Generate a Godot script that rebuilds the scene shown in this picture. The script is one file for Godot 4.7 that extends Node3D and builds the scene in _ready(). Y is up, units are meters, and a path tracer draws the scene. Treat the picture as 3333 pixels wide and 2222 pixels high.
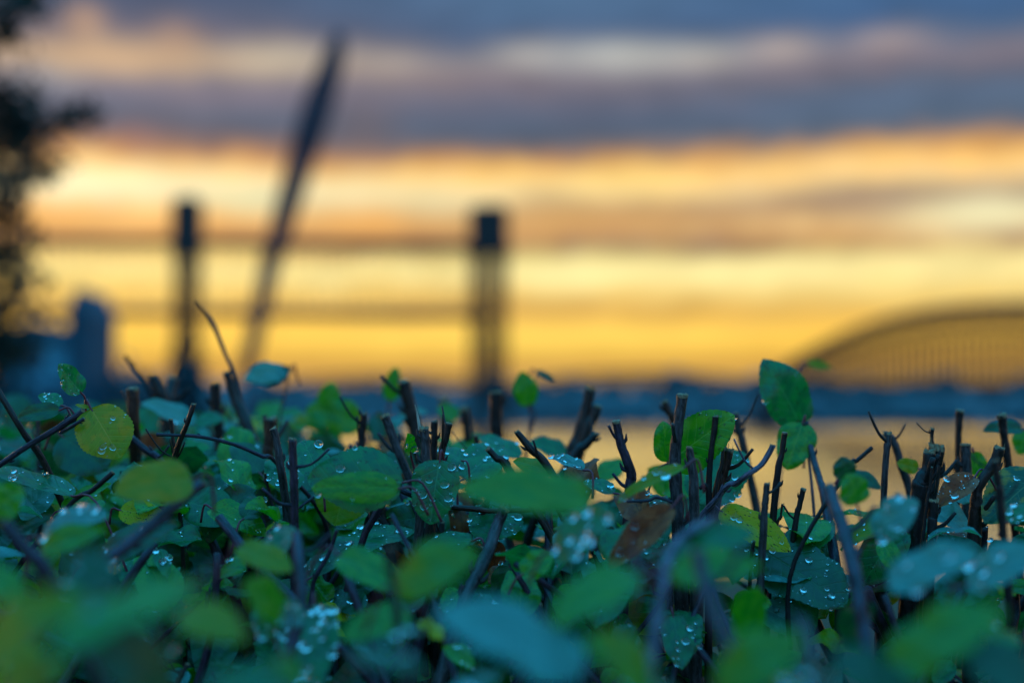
extends Node3D
# A clipped hedge wet with rain, sharp about 0.9 m from the lens, before a fence, water and a sunset.

const K := 0.000216022        # metres per photograph pixel at one metre
const HORIZON := 1350.0
const CAM := Vector3(0, 1.2, 0)
var cam: Camera3D
var rng := RandomNumberGenerator.new()
var leaf_mats := []
var barks := {}
var wood: StandardMaterial3D
var petiole_mat: StandardMaterial3D
var water_mat: StandardMaterial3D
var drop_mesh: ArrayMesh
var hedge: Node3D
var clear := []   # where nothing of the fill may stand in front: x, y, depth, radius in pixels
var wob := FastNoiseLite.new()


func _ready() -> void:
	rng.seed = 41
	# camera
	cam = Camera3D.new()
	cam.name = "camera"
	add_child(cam)
	cam.position = CAM
	cam.rotation_degrees = Vector3(rad_to_deg(atan((HORIZON - 1111.0) * K)), 0, 0)
	var ca := CameraAttributesPhysical.new()
	ca.frustum_focal_length = 50.0
	ca.exposure_aperture = 2.7
	ca.frustum_focus_distance = 0.9
	ca.frustum_near = 0.02
	ca.frustum_far = 6000.0
	cam.attributes = ca
	cam.current = true
	# sky, sun, exposure
	var we := WorldEnvironment.new()
	we.name = "world"
	var e := Environment.new()
	e.background_mode = Environment.BG_SKY
	e.tonemap_mode = Environment.TONE_MAPPER_LINEAR
	e.tonemap_exposure = 1.0
	e.sdfgi_enabled = true
	e.ssao_enabled = true
	e.ssil_enabled = true
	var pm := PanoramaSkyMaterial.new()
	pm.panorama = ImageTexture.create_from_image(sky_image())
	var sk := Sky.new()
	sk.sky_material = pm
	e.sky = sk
	we.environment = e
	add_child(we)
	var sun := DirectionalLight3D.new()
	sun.name = "sun"
	sun.light_color = Color(1.0, 0.72, 0.42)
	sun.light_energy = 0.3
	sun.light_angular_distance = 10.0
	sun.shadow_enabled = true
	sun.rotation_degrees = Vector3(-3.0, 180.0 + 28.0, 0)
	add_child(sun)

	make_materials()
	setting()
	bridge()
	crane()
	left_side()
	hedge_all()


# ---------------------------------------------------------------- sky
func sky_rows() -> Array:
	# photograph row, then the air and cloud colour to the left, in the middle and to the right
	return [
		[-160, "4a5f82", "4c6c96", "40689c"], [0, "505c77", "527092", "47688f"], [60, "5c6379", "506a8c", "44658f"],
		[110, "6a6879", "4c5f7e", "4b6585"], [165, "988680", "767c8c", "62708a"], [205, "c9ab8c", "8d8a92", "7d7884"],
		[245, "bfa68e", "7f7a86", "77707e"], [290, "84808c", "736f7d", "63697a"], [340, "777889", "666a7e", "5b6d87"],
		[400, "626a7c", "57657b", "596b82"], [450, "706a74", "5b6475", "5c6778"], [485, "947468", "6c6870", "d09a62"],
		[520, "dc9f62", "c48f5c", "f0b564"], [565, "fcd28a", "f8c46c", "f9c878"], [610, "fdecb8", "f4d088", "f0cd90"],
		[650, "f4e6b8", "cdb280", "b39e80"], [690, "f6c67c", "c2965f", "a4856a"], [740, "f0b062", "d2a264", "e4c286"],
		[785, "d09c60", "b0825a", "d4a062"], [808, "bb8a56", "785a45", "92694f"], [845, "f8d37a", "dcc87c", "e0c880"],
		[890, "ffe898", "fbeaa0", "f7e49a"], [950, "fad272", "e6c06a", "ecd080"], [1020, "ecb85c", "cc9f52", "e2b85c"],
		[1060, "fcc450", "f4c258", "f2bc50"], [1105, "ffd05a", "ffd55e", "fcc850"], [1160, "ecb64c", "e4b04c", "e4ac48"],
		[1230, "d09c54", "d0a258", "d0a055"], [1350, "b9905a", "b49260", "c09a5c"]]


func sky_image() -> Image:
	var w := 1024
	var h := 512
	var rows := sky_rows()
	var ys := []
	var cols := [[], [], []]
	for r in rows:
		ys.append(float(r[0]))
		for k in 3:
			cols[k].append(Color(r[k + 1]).srgb_to_linear() * (1.18 if r[0] > 540 and r[0] < 1130 else 1.0))
	# table by row, so that each pixel looks up fast
	var lut := [[], [], []]
	for i in range(-160, 1352, 4):
		var j := 0
		while j < ys.size() - 2 and ys[j + 1] < i:
			j += 1
		var f := clampf((i - ys[j]) / (ys[j + 1] - ys[j]), 0, 1)
		f = f * f * (3 - 2 * f)
		for k in 3:
			lut[k].append(cols[k][j].lerp(cols[k][j + 1], f))
	var puffs := [   # brighter or darker cloud puffs: x, y, half-width, half-height, colour, share
		[250, 108, 70, 52, "cda482", 0.8], [575, 150, 75, 50, "c59f80", 0.7], [900, 195, 190, 48, "cdbfa6", 0.75], [330, 225, 330, 40, "d3ac84", 0.6],
		[1230, 190, 150, 45, "b5a698", 0.6], [1700, 170, 140, 42, "b3ada6", 0.75], [2050, 170, 260, 46, "bbbbb4", 0.9], [2300, 185, 120, 36, "c4bcae", 0.6],
		[2540, 160, 130, 42, "bfaca0", 0.8], [2900, 158, 170, 40, "b5a09a", 0.75], [120, 300, 120, 30, "a8a8a6", 0.5], [455, 490, 90, 50, "a37466", 0.6], [1180, 420, 110, 120, "77696c", 0.5],
		[2050, 585, 200, 42, "ffdb84", 0.8], [2720, 560, 260, 50, "ffd890", 0.6], [800, 665, 190, 40, "d6dcae", 0.75], [1350, 640, 420, 42, "ecdfae", 0.7],
		[1200, 720, 130, 50, "f0ac56", 0.7], [2950, 645, 480, 30, "8f7868", 0.85], [3260, 730, 300, 62, "f2ecba", 0.95], [2300, 803, 520, 28, "7c5a4c", 0.85], [2200, 720, 520, 22, "b08458", 0.5], [900, 770, 700, 18, "b07c50", 0.5], [2500, 1010, 600, 22, "c89848", 0.5], [700, 330, 500, 40, "8a7880", 0.5], [1500, 250, 420, 30, "85757c", 0.5],
		[2250, 885, 650, 45, "fdeea6", 0.6], [3200, 880, 300, 40, "f5e29a", 0.4], [1750, 1100, 700, 45, "ffd860", 0.5], [500, 1080, 420, 50, "ffce58", 0.5], [3300, 812, 140, 22, "957060", 0.6]]
	for p in puffs:
		p[4] = Color(p[4]).srgb_to_linear() * 1.1
	var n1 := FastNoiseLite.new()
	n1.seed = 5
	n1.frequency = 1.0
	n1.fractal_octaves = 4
	var data := PackedFloat32Array()
	data.resize(w * h * 4)
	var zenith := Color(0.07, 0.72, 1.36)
	for j in h:
		var el := (0.5 - (j + 0.5) / h) * PI
		for i in w:
			var az := wrapf((i + 0.5) / w * TAU, -PI, PI)
			var c: Color
			if el <= 0:
				c = Color(0.12, 0.16, 0.22)
			else:
				var ce := rad_to_deg(el)
				var turn := absf(rad_to_deg(az))
				var a2 := clampf(az, -1.05, 1.05)
				var x := 1666.5 + tan(a2) / K
				var y := HORIZON - tan(minf(el, 1.3)) / K
				var low := smoothstep(0.0, 6.0, ce)
				var n := n1.get_noise_2d(x * 0.0016, y * 0.011)
				var m := n1.get_noise_2d(x * 0.0007 + 40.0, y * 0.003)
				var fine := n1.get_noise_2d(x * 0.005 + 9.0, y * 0.035)
				var yy := y + fine * 26.0 * low + n * 27.0 * low + m * 16.0 * low
				var t := clampf((yy + 160.0) / 4.0, 0, lut[0].size() - 1.001)
				var ti := int(t)
				var f := t - ti
				var q := []
				for k in 3:
					q.append(lut[k][ti].lerp(lut[k][ti + 1], f))
				if x < 1800:
					c = q[0].lerp(q[1], smoothstep(450.0, 1800.0, x))
				else:
					c = q[1].lerp(q[2], smoothstep(1800.0, 2950.0, x))
				if turn < 50.0 and ce < 22.0:
					for p in puffs:
						var dx: float = (x - p[0] + m * 60.0) / p[2]
						var dy: float = (y - p[1] + n * 14.0) / p[3]
						var d2: float = dx * dx + dy * dy
						if d2 < 5.0:
							c = c.lerp(p[4], p[5] * exp(-d2 * 1.1))
				c = c * (1.0 + 0.22 * n1.get_noise_2d(x * 0.0032 + 300.0, y * 0.024) * low)
				# away from the sunset the glow goes out into dusk blue
				var dusk := Color(0.24, 0.31, 0.42).lerp(Color(0.11, 0.37, 0.74), smoothstep(2.0, 30.0, ce))
				c = c.lerp(dusk, smoothstep(30.0, 120.0, turn))
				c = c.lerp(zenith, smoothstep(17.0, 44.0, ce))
			var o := (j * w + i) * 4
			data[o] = c.r
			data[o + 1] = c.g
			data[o + 2] = c.b
			data[o + 3] = 1.0
	return Image.create_from_data(w, h, false, Image.FORMAT_RGBAF, data.to_byte_array())


# ---------------------------------------------------------------- helpers
func at(x: float, y: float, d: float) -> Vector3:
	return CAM + cam.basis * (Vector3((x - 1666.5) * K, -(y - 1111.0) * K, -1.0) * d)


func obj(called: String, mesh: Mesh, m: Material, parent: Node) -> MeshInstance3D:
	var o := MeshInstance3D.new()
	o.name = called
	o.mesh = mesh
	if m:
		o.material_override = m
	parent.add_child(o, true)
	return o


func thing(called: String, label: String, category: String, where := Vector3.ZERO, group := "") -> Node3D:
	var o := Node3D.new()
	o.name = called
	add_child(o, true)
	o.position = where
	return tag(o, label, category, group)


func tag(o: Node3D, label: String, category: String, group := "") -> Node3D:
	o.set_meta("label", label)
	o.set_meta("category", category)
	if group:
		o.set_meta("group", group)
	return o


func mat(c: Color, rough: float, called: String) -> StandardMaterial3D:
	var m := StandardMaterial3D.new()
	m.albedo_color = c.linear_to_srgb()
	m.roughness = rough
	m.resource_name = called
	return m


func noise_tex(freq: float, sd: int, size := 256, lo := Color(0.6, 0.6, 0.6), hi := Color(1, 1, 1)) -> NoiseTexture2D:
	var n := FastNoiseLite.new()
	n.seed = sd
	n.frequency = freq
	n.fractal_octaves = 4
	var t := NoiseTexture2D.new()
	t.noise = n
	t.width = size
	t.height = size
	t.seamless = true
	var g := Gradient.new()
	g.set_color(0, lo)
	g.set_color(1, hi)
	t.color_ramp = g
	return t


func grid_mesh(nu: int, nv: int, f: Callable) -> ArrayMesh:
	var st := SurfaceTool.new()
	st.begin(Mesh.PRIMITIVE_TRIANGLES)
	add_grid(st, nu, nv, f)
	st.generate_normals()
	return st.commit()


func add_grid(st: SurfaceTool, nu: int, nv: int, f: Callable, first := 0) -> int:
	for j in nv + 1:
		for i in nu + 1:
			var u := float(i) / nu
			var v := float(j) / nv
			st.set_uv(Vector2(u, v))
			st.add_vertex(f.call(u, v))
	for j in nv:
		for i in nu:
			var a := first + j * (nu + 1) + i
			var b := a + 1
			var c := a + nu + 1
			for k in [a, c, b, b, c, c + 1]:
				st.add_index(k)
	return first + (nu + 1) * (nv + 1)


# a tube through points, each with a radius; sides, ring spacing and a little unevenness
func tube(pts: Array, rad: Array, sides := 10, sub := 5, uneven := 0.06, closed := true) -> ArrayMesh:
	var st := SurfaceTool.new()
	st.begin(Mesh.PRIMITIVE_TRIANGLES)
	add_tube(st, pts, rad, sides, sub, uneven, closed, 0)
	st.generate_normals()
	return st.commit()


func add_tube(st: SurfaceTool, pts: Array, rad: Array, sides: int, sub: int, uneven: float, closed: bool, first: int) -> int:
	var c := []
	var r := []
	var n := pts.size()
	for i in n - 1:
		var p0: Vector3 = pts[maxi(i - 1, 0)]
		var p3: Vector3 = pts[mini(i + 2, n - 1)]
		for k in sub:
			var t := float(k) / sub
			c.append((pts[i] as Vector3).cubic_interpolate(pts[i + 1], p0, p3, t))
			r.append(lerpf(rad[i], rad[i + 1], t))
	c.append(pts[n - 1])
	r.append(rad[n - 1])
	var side := Vector3.RIGHT
	var run := 0.0
	var base := first
	for i in c.size():
		var dir: Vector3 = (c[mini(i + 1, c.size() - 1)] - c[maxi(i - 1, 0)]).normalized()
		if i == 0:
			side = dir.cross(Vector3(0.3, 0.2, 1)).normalized()
		else:
			run += (c[i] - c[i - 1]).length()
		side = (side - dir * side.dot(dir)).normalized()
		var up := dir.cross(side)
		for k in sides + 1:
			var a := TAU * k / sides
			var p: Vector3 = side * cos(a) + up * sin(a)
			var q: Vector3 = c[i] + p * r[i]
			var bump: float = 1.0 + uneven * wob.get_noise_3dv(q * 160.0 / maxf(1.0, r[i] / 0.02)) * 2.0
			st.set_uv(Vector2(float(k) / sides, run / 0.03))
			st.add_vertex(c[i] + p * r[i] * bump)
	for i in c.size() - 1:
		for k in sides:
			var a := base + i * (sides + 1) + k
			var b := a + sides + 1
			for q in [a, b, a + 1, a + 1, b, b + 1]:
				st.add_index(q)
	var last := base + c.size() * (sides + 1)
	if closed:
		for end in [0, c.size() - 1]:
			st.set_uv(Vector2.ZERO)
			st.add_vertex(c[end])
			var ring: int = base + end * (sides + 1)
			for k in sides:
				for q in ([last, ring + k, ring + k + 1] if end == 0 else [last, ring + k + 1, ring + k]):
					st.add_index(q)
			last += 1
	return last


func add_box(st: SurfaceTool, mid: Vector3, size: Vector3, turn := Basis()) -> void:
	var b := BoxMesh.new()
	b.size = size
	st.append_from(b, 0, Transform3D(turn, mid))


func box(size: Vector3) -> BoxMesh:
	var b := BoxMesh.new()
	b.size = size
	return b


# ---------------------------------------------------------------- materials
func leaf_image(sd: int, base: Color, second: Color, vein: Color, spots: float, rim: float) -> Image:
	var s := 320
	var im := Image.create(s, s, false, Image.FORMAT_RGB8)
	var n := FastNoiseLite.new()
	n.seed = sd
	n.frequency = 0.011
	n.fractal_octaves = 4
	var cell := FastNoiseLite.new()
	cell.seed = sd + 3
	cell.noise_type = FastNoiseLite.TYPE_CELLULAR
	cell.frequency = 0.075
	cell.cellular_return_type = FastNoiseLite.RETURN_DISTANCE2_SUB
	var sp := FastNoiseLite.new()
	sp.seed = sd + 8
	sp.frequency = 0.028
	for j in s:
		for i in s:
			var u := (i + 0.5) / s
			var v := (j + 0.5) / s
			var h := leaf_relief(u, v)
			var blotch := smoothstep(-0.25, 0.35, n.get_noise_2d(i, j) + rim * (absf(u - 0.5) * 1.6 + maxf(0.0, v - 0.7) * 1.5 - 0.55))
			var c := base.lerp(second, blotch)
			var fine := clampf(cell.get_noise_2d(i, j) + 1.0, 0, 1)
			c = c * (0.9 + 0.2 * fine)
			c = c.lerp(vein, h.y * 0.8)
			var k := sp.get_noise_2d(i, j)
			c = c.lerp(Color(0.028, 0.014, 0.008), spots * smoothstep(0.42, 0.5, k))
			c = c.lerp(Color(0.08, 0.05, 0.02), spots * 0.6 * smoothstep(0.34, 0.42, k) * (1.0 - smoothstep(0.42, 0.5, k)))
			c = c * (0.93 + 0.14 * rng.randf())
			c.a = 1.0
			im.set_pixel(i, j, c.linear_to_srgb())
	return im


# x: height of the blade, y: how much of a vein is here
func leaf_relief(u: float, v: float) -> Vector2:
	var dx := absf(u - 0.5) * 2.0
	var side := 0.5 if u > 0.5 else 0.0
	var q := (v - 0.34 * dx + 0.1 * dx * dx) * 8.0 + side
	var f := absf(q - roundf(q))
	var lat := (1.0 - smoothstep(0.0, 0.075 * (1.2 - 0.8 * dx), f)) * (1.0 - smoothstep(0.75, 1.0, dx))
	var mid := 1.0 - smoothstep(0.012, 0.035 * (1.3 - v), dx)
	var puff := sqrt(maxf(0.0, 1.0 - pow(1.0 - 2.0 * f, 2.0) * 0.9))
	return Vector2(puff * 0.6 * (1.0 - 0.5 * dx), maxf(lat * 0.6, mid))


func make_materials() -> void:
	wob.seed = 9
	wob.frequency = 1.0
	wob.fractal_octaves = 2
	var s := 320
	var hm := Image.create(s, s, false, Image.FORMAT_RGB8)
	var cell := FastNoiseLite.new()
	cell.noise_type = FastNoiseLite.TYPE_CELLULAR
	cell.frequency = 0.06
	for j in s:
		for i in s:
			var r := leaf_relief((i + 0.5) / s, (j + 0.5) / s)
			var k := 0.35 + 0.45 * r.x - 0.3 * r.y + 0.12 * cell.get_noise_2d(i, j)
			hm.set_pixel(i, j, Color(k, k, k))
	hm.bump_map_to_normal_map(3.0)
	var nt := ImageTexture.create_from_image(hm)
	# base, second tone, vein, spots, how much the second tone keeps to the rim
	var kinds := [
		[Color(0.0078, 0.2184, 0.09392), Color(0.0104, 0.3058, 0.0884), Color(0.052, 0.3786, 0.1658), 0.6, 0.0],      # 0 blue-green
		[Color(0.0182, 0.3349, 0.01768), Color(0.091, 0.4368, 0.01326), Color(0.182, 0.5242, 0.0663), 0.6, 0.0],         # 1 green
		[Color(0.238, 0.377, 0.01), Color(0.392, 0.39, 0.01), Color(0.42, 0.468, 0.06), 0.25, 0.6],        # 2 yellow-green
		[Color(0.735, 0.672, 0.0168), Color(0.875, 0.6384, 0.0168), Color(0.9625, 0.84, 0.14), 1.0, 0.4],            # 3 yellow
		[Color(0.2944, 0.068, 0.02592), Color(0.4352, 0.11, 0.03744), Color(0.1536, 0.036, 0.02016), 0.6, 0.0],    # 4 brown
		[Color(0.0052, 0.1019, 0.03978), Color(0.0091, 0.1456, 0.0442), Color(0.026, 0.1893, 0.0663), 0.0, 0.0],       # 5 dark green
		[Color(0.014, 0.125, 0.06), Color(0.42, 0.33, 0.02), Color(0.1, 0.24, 0.1), 0.5, 1.1],          # 6 green with a yellow rim
		[Color(0.07, 0.3645, 0.336), Color(0.1, 0.459, 0.42), Color(0.2, 0.567, 0.504), 0.2, 0.0]]            # 7 pale, cyan sky sheen painted into the leaf colour
	for k in kinds.size():
		var a: Array = kinds[k]
		var m := StandardMaterial3D.new()
		m.resource_name = "leaf"
		m.albedo_texture = ImageTexture.create_from_image(leaf_image(20 + k * 7, a[0], a[1], a[2], a[3], a[4]))
		m.roughness = 0.29
		m.metallic_specular = [0.8, 0.66, 0.48, 0.4, 0.28, 0.74, 0.62, 0.84][k]
		m.normal_enabled = true
		m.normal_texture = nt
		m.normal_scale = 1.3
		m.backlight_enabled = true
		m.backlight = Color(0.8, 0.98, 0.42).linear_to_srgb() if k != 4 else Color(0.35, 0.2, 0.1).linear_to_srgb()
		m.cull_mode = BaseMaterial3D.CULL_DISABLED
		leaf_mats.append(m)
	# bark with pale lenticels
	var bs := 256
	var bump := Image.create(bs, bs, false, Image.FORMAT_RGB8)
	var tint := Image.create(bs, bs, false, Image.FORMAT_RGB8)
	var bn := FastNoiseLite.new()
	bn.frequency = 0.03
	bn.fractal_octaves = 4
	for j in bs:
		for i in bs:
			var a := TAU * i / bs
			var k := bn.get_noise_3d(cos(a) * 40.0, sin(a) * 40.0, j * 0.45)
			var g := bn.get_noise_3d(cos(a) * 110.0, sin(a) * 110.0, j * 1.4 + 90.0)
			var len := smoothstep(0.30, 0.40, g)
			var v := clampf(0.62 + k * 0.6, 0.1, 1.0)
			bump.set_pixel(i, j, Color(0.4 + 0.5 * k + 0.4 * len, 0, 0))
			tint.set_pixel(i, j, Color(v, v, v).lerp(Color(1, 1, 1), len * 0.8))
	var bt := ImageTexture.create_from_image(bump)
	var tt := ImageTexture.create_from_image(tint)
	for b in [["purple", Color(0.07, 0.038, 0.075)], ["brown", Color(0.045, 0.022, 0.018)], ["grey", Color(0.085, 0.075, 0.085)], ["pale", Color(0.24, 0.2, 0.3)], ["dark", Color(0.016, 0.012, 0.015)], ["red", Color(0.1, 0.026, 0.014)]]:
		var m := mat(b[1] * 1.35, 0.45, "bark")
		m.albedo_texture = tt
		m.heightmap_enabled = true
		m.heightmap_texture = bt
		m.heightmap_scale = 0.05
		m.uv1_scale = Vector3(1, 0.6, 1)
		barks[b[0]] = m
	wood = mat(Color(0.55, 0.4, 0.24), 0.75, "cut wood")
	wood.albedo_texture = noise_tex(0.03, 3, 128, Color(0.45, 0.35, 0.28))
	wood.uv1_triplanar = true
	wood.uv1_scale = Vector3(90, 90, 90)
	petiole_mat = mat(Color(0.2, 0.035, 0.055), 0.4, "leaf stalk")
	water_mat = StandardMaterial3D.new()
	water_mat.resource_name = "water"
	water_mat.albedo_color = Color(1, 1, 1, 0)
	water_mat.roughness = 0.0
	water_mat.metallic_specular = 0.5
	water_mat.refraction_enabled = true
	water_mat.refraction_scale = 0.033
	water_mat.transparency = BaseMaterial3D.TRANSPARENCY_ALPHA
	# a bead of water: round above, flat where it lies
	drop_mesh = grid_mesh(14, 9, func(u: float, v: float) -> Vector3:
		var b := v * PI
		var y := cos(b)
		if y < 0:
			y *= 0.45
		return Vector3(sin(b) * cos(u * TAU), y * 0.78, sin(b) * sin(u * TAU)))


# ---------------------------------------------------------------- the setting
func structure(o: Node3D) -> Node3D:
	o.set_meta("kind", "structure")
	return o


func land(x: float, z: float) -> float:
	# a bank that drops to the water beyond the fence; it runs on further to the left
	var edge := -13.0 - 34.0 * smoothstep(-2.0, -9.0, x)
	var f := smoothstep(edge + 2.0, edge - 7.0, z)
	return -5.2 * f + 0.05 * wob.get_noise_2d(x * 0.6, z * 0.6)


func setting() -> void:
	var gm := mat(Color(0.045, 0.075, 0.035), 0.9, "grass")
	gm.albedo_texture = noise_tex(0.05, 11, 256, Color(0.5, 0.5, 0.45))
	gm.uv1_triplanar = true
	gm.uv1_scale = Vector3(0.7, 0.7, 0.7)
	structure(obj("ground", grid_mesh(110, 110, func(u: float, v: float) -> Vector3:
		var x := -70.0 + 140.0 * u
		var z := 30.0 - 90.0 * v
		return Vector3(x, land(x, z), z)), gm, self))
	tag(get_node("ground"), "grassy bank below the hedge falling to the water", "ground")
	var wm := mat(Color(0.02, 0.035, 0.05), 0.04, "lake water")
	wm.metallic_specular = 0.62
	# ripples a few metres long, with crests that wander
	var w := obj("water", grid_mesh(70, 900, func(u: float, v: float) -> Vector3:
		var x := 1600.0 * pow(absf(u * 2.0 - 1.0), 1.6) * signf(u * 2.0 - 1.0)
		var z := -12.0 - 700.0 * pow(v, 1.5)
		var step := 700.0 * 1.5 * sqrt(v + 0.001) / 900.0
		var crest := sin(v * 900.0 * TAU / 6.0 + 2.5 * wob.get_noise_2d(x * 0.05, z * 0.05)) * step * 6.0 * 0.0105
		return Vector3(x, -2.8 + crest * (0.6 + 0.8 * absf(wob.get_noise_2d(x * 0.02, z * 0.013 + 50.0))), z)), wm, self)
	structure(tag(w, "calm lake water glowing with the sunset behind the hedge", "water"))
	# the far shore: a long low rise, and the wood that covers it
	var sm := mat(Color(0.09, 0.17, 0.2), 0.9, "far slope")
	var shore := obj("far_shore", grid_mesh(160, 6, func(u: float, v: float) -> Vector3:
		var x := -1500.0 + 3000.0 * u
		var rise := 18.5 + 4.0 * wob.get_noise_2d(x * 0.008, 3.0) + 3.0 * smoothstep(-260.0, 60.0, -absf(x + 40.0))
		return Vector3(x, -3.2 + rise * sin(v * PI * 0.5), -650.0 - 260.0 * v)), sm, self)
	structure(tag(shore, "dark blue far shore across the water", "hills"))
	var crown := SphereMesh.new()
	crown.radius = 1.0
	crown.height = 2.0
	crown.radial_segments = 10
	crown.rings = 6
	var mm := MultiMesh.new()
	mm.transform_format = MultiMesh.TRANSFORM_3D
	mm.mesh = crown
	mm.instance_count = 1100
	for i in 1100:
		var x := rng.randf_range(-900, 900)
		var z := rng.randf_range(-648, -720)
		var lift := 14.0 * smoothstep(-648.0, -720.0, z)
		var s := rng.randf_range(3.0, 6.0)
		var tall := s * rng.randf_range(0.8, 1.3) * (1.0 + 0.4 * wob.get_noise_2d(x * 0.012, 8.0))
		mm.set_instance_transform(i, Transform3D(Basis.from_scale(Vector3(s * 1.3, tall, s)), Vector3(x, -2.4 + lift + tall * 0.7, z)))
	var wood_far := MultiMeshInstance3D.new()
	wood_far.name = "far_wood"
	wood_far.multimesh = mm
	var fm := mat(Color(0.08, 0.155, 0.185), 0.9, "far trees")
	wood_far.material_override = fm
	add_child(wood_far, true)
	wood_far.set_meta("kind", "stuff")
	tag(wood_far, "far-off wood lying as a dark blue band along the far shore", "woodland")


# four legs from a to b with crossed lacing on each side; w is the width at foot and head, leg and lace are thicknesses
func lattice(st: SurfaceTool, lace_st: SurfaceTool, a: Vector3, b: Vector3, w: Array, leg: float, lace: float, panels: int, at_: Array) -> void:
	var dir := (b - a).normalized()
	var x := dir.cross(Vector3(0, 0, 1)).normalized()
	var z := x.cross(dir)
	var corner := func(k: int, t: float) -> Vector3:
		var h := lerpf(w[0], w[1], t) * 0.5
		return a.lerp(b, t) + x * (h if k == 0 or k == 3 else -h) + z * (h if k < 2 else -h)
	for k in 4:
		at_[0] = add_tube(st, [corner.call(k, 0.0), corner.call(k, 0.5), corner.call(k, 1.0)], [leg, leg, leg], 6, 2, 0.0, true, at_[0])
		for i in panels:
			var t0 := float(i) / panels
			var t1 := float(i + 1) / panels
			for q in [[k, t0, (k + 1) % 4, t1], [(k + 1) % 4, t0, k, t1], [k, t1, (k + 1) % 4, t1]]:
				at_[1] = add_tube(lace_st, [corner.call(q[0], q[1]), corner.call(q[2], q[3])], [lace, lace], 4, 1, 0.0, true, at_[1])


func begun() -> SurfaceTool:
	var st := SurfaceTool.new()
	st.begin(Mesh.PRIMITIVE_TRIANGLES)
	return st


func done(called: String, st: SurfaceTool, m: Material, parent: Node) -> MeshInstance3D:
	st.generate_normals()
	return obj(called, st.commit(), m, parent)


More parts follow.
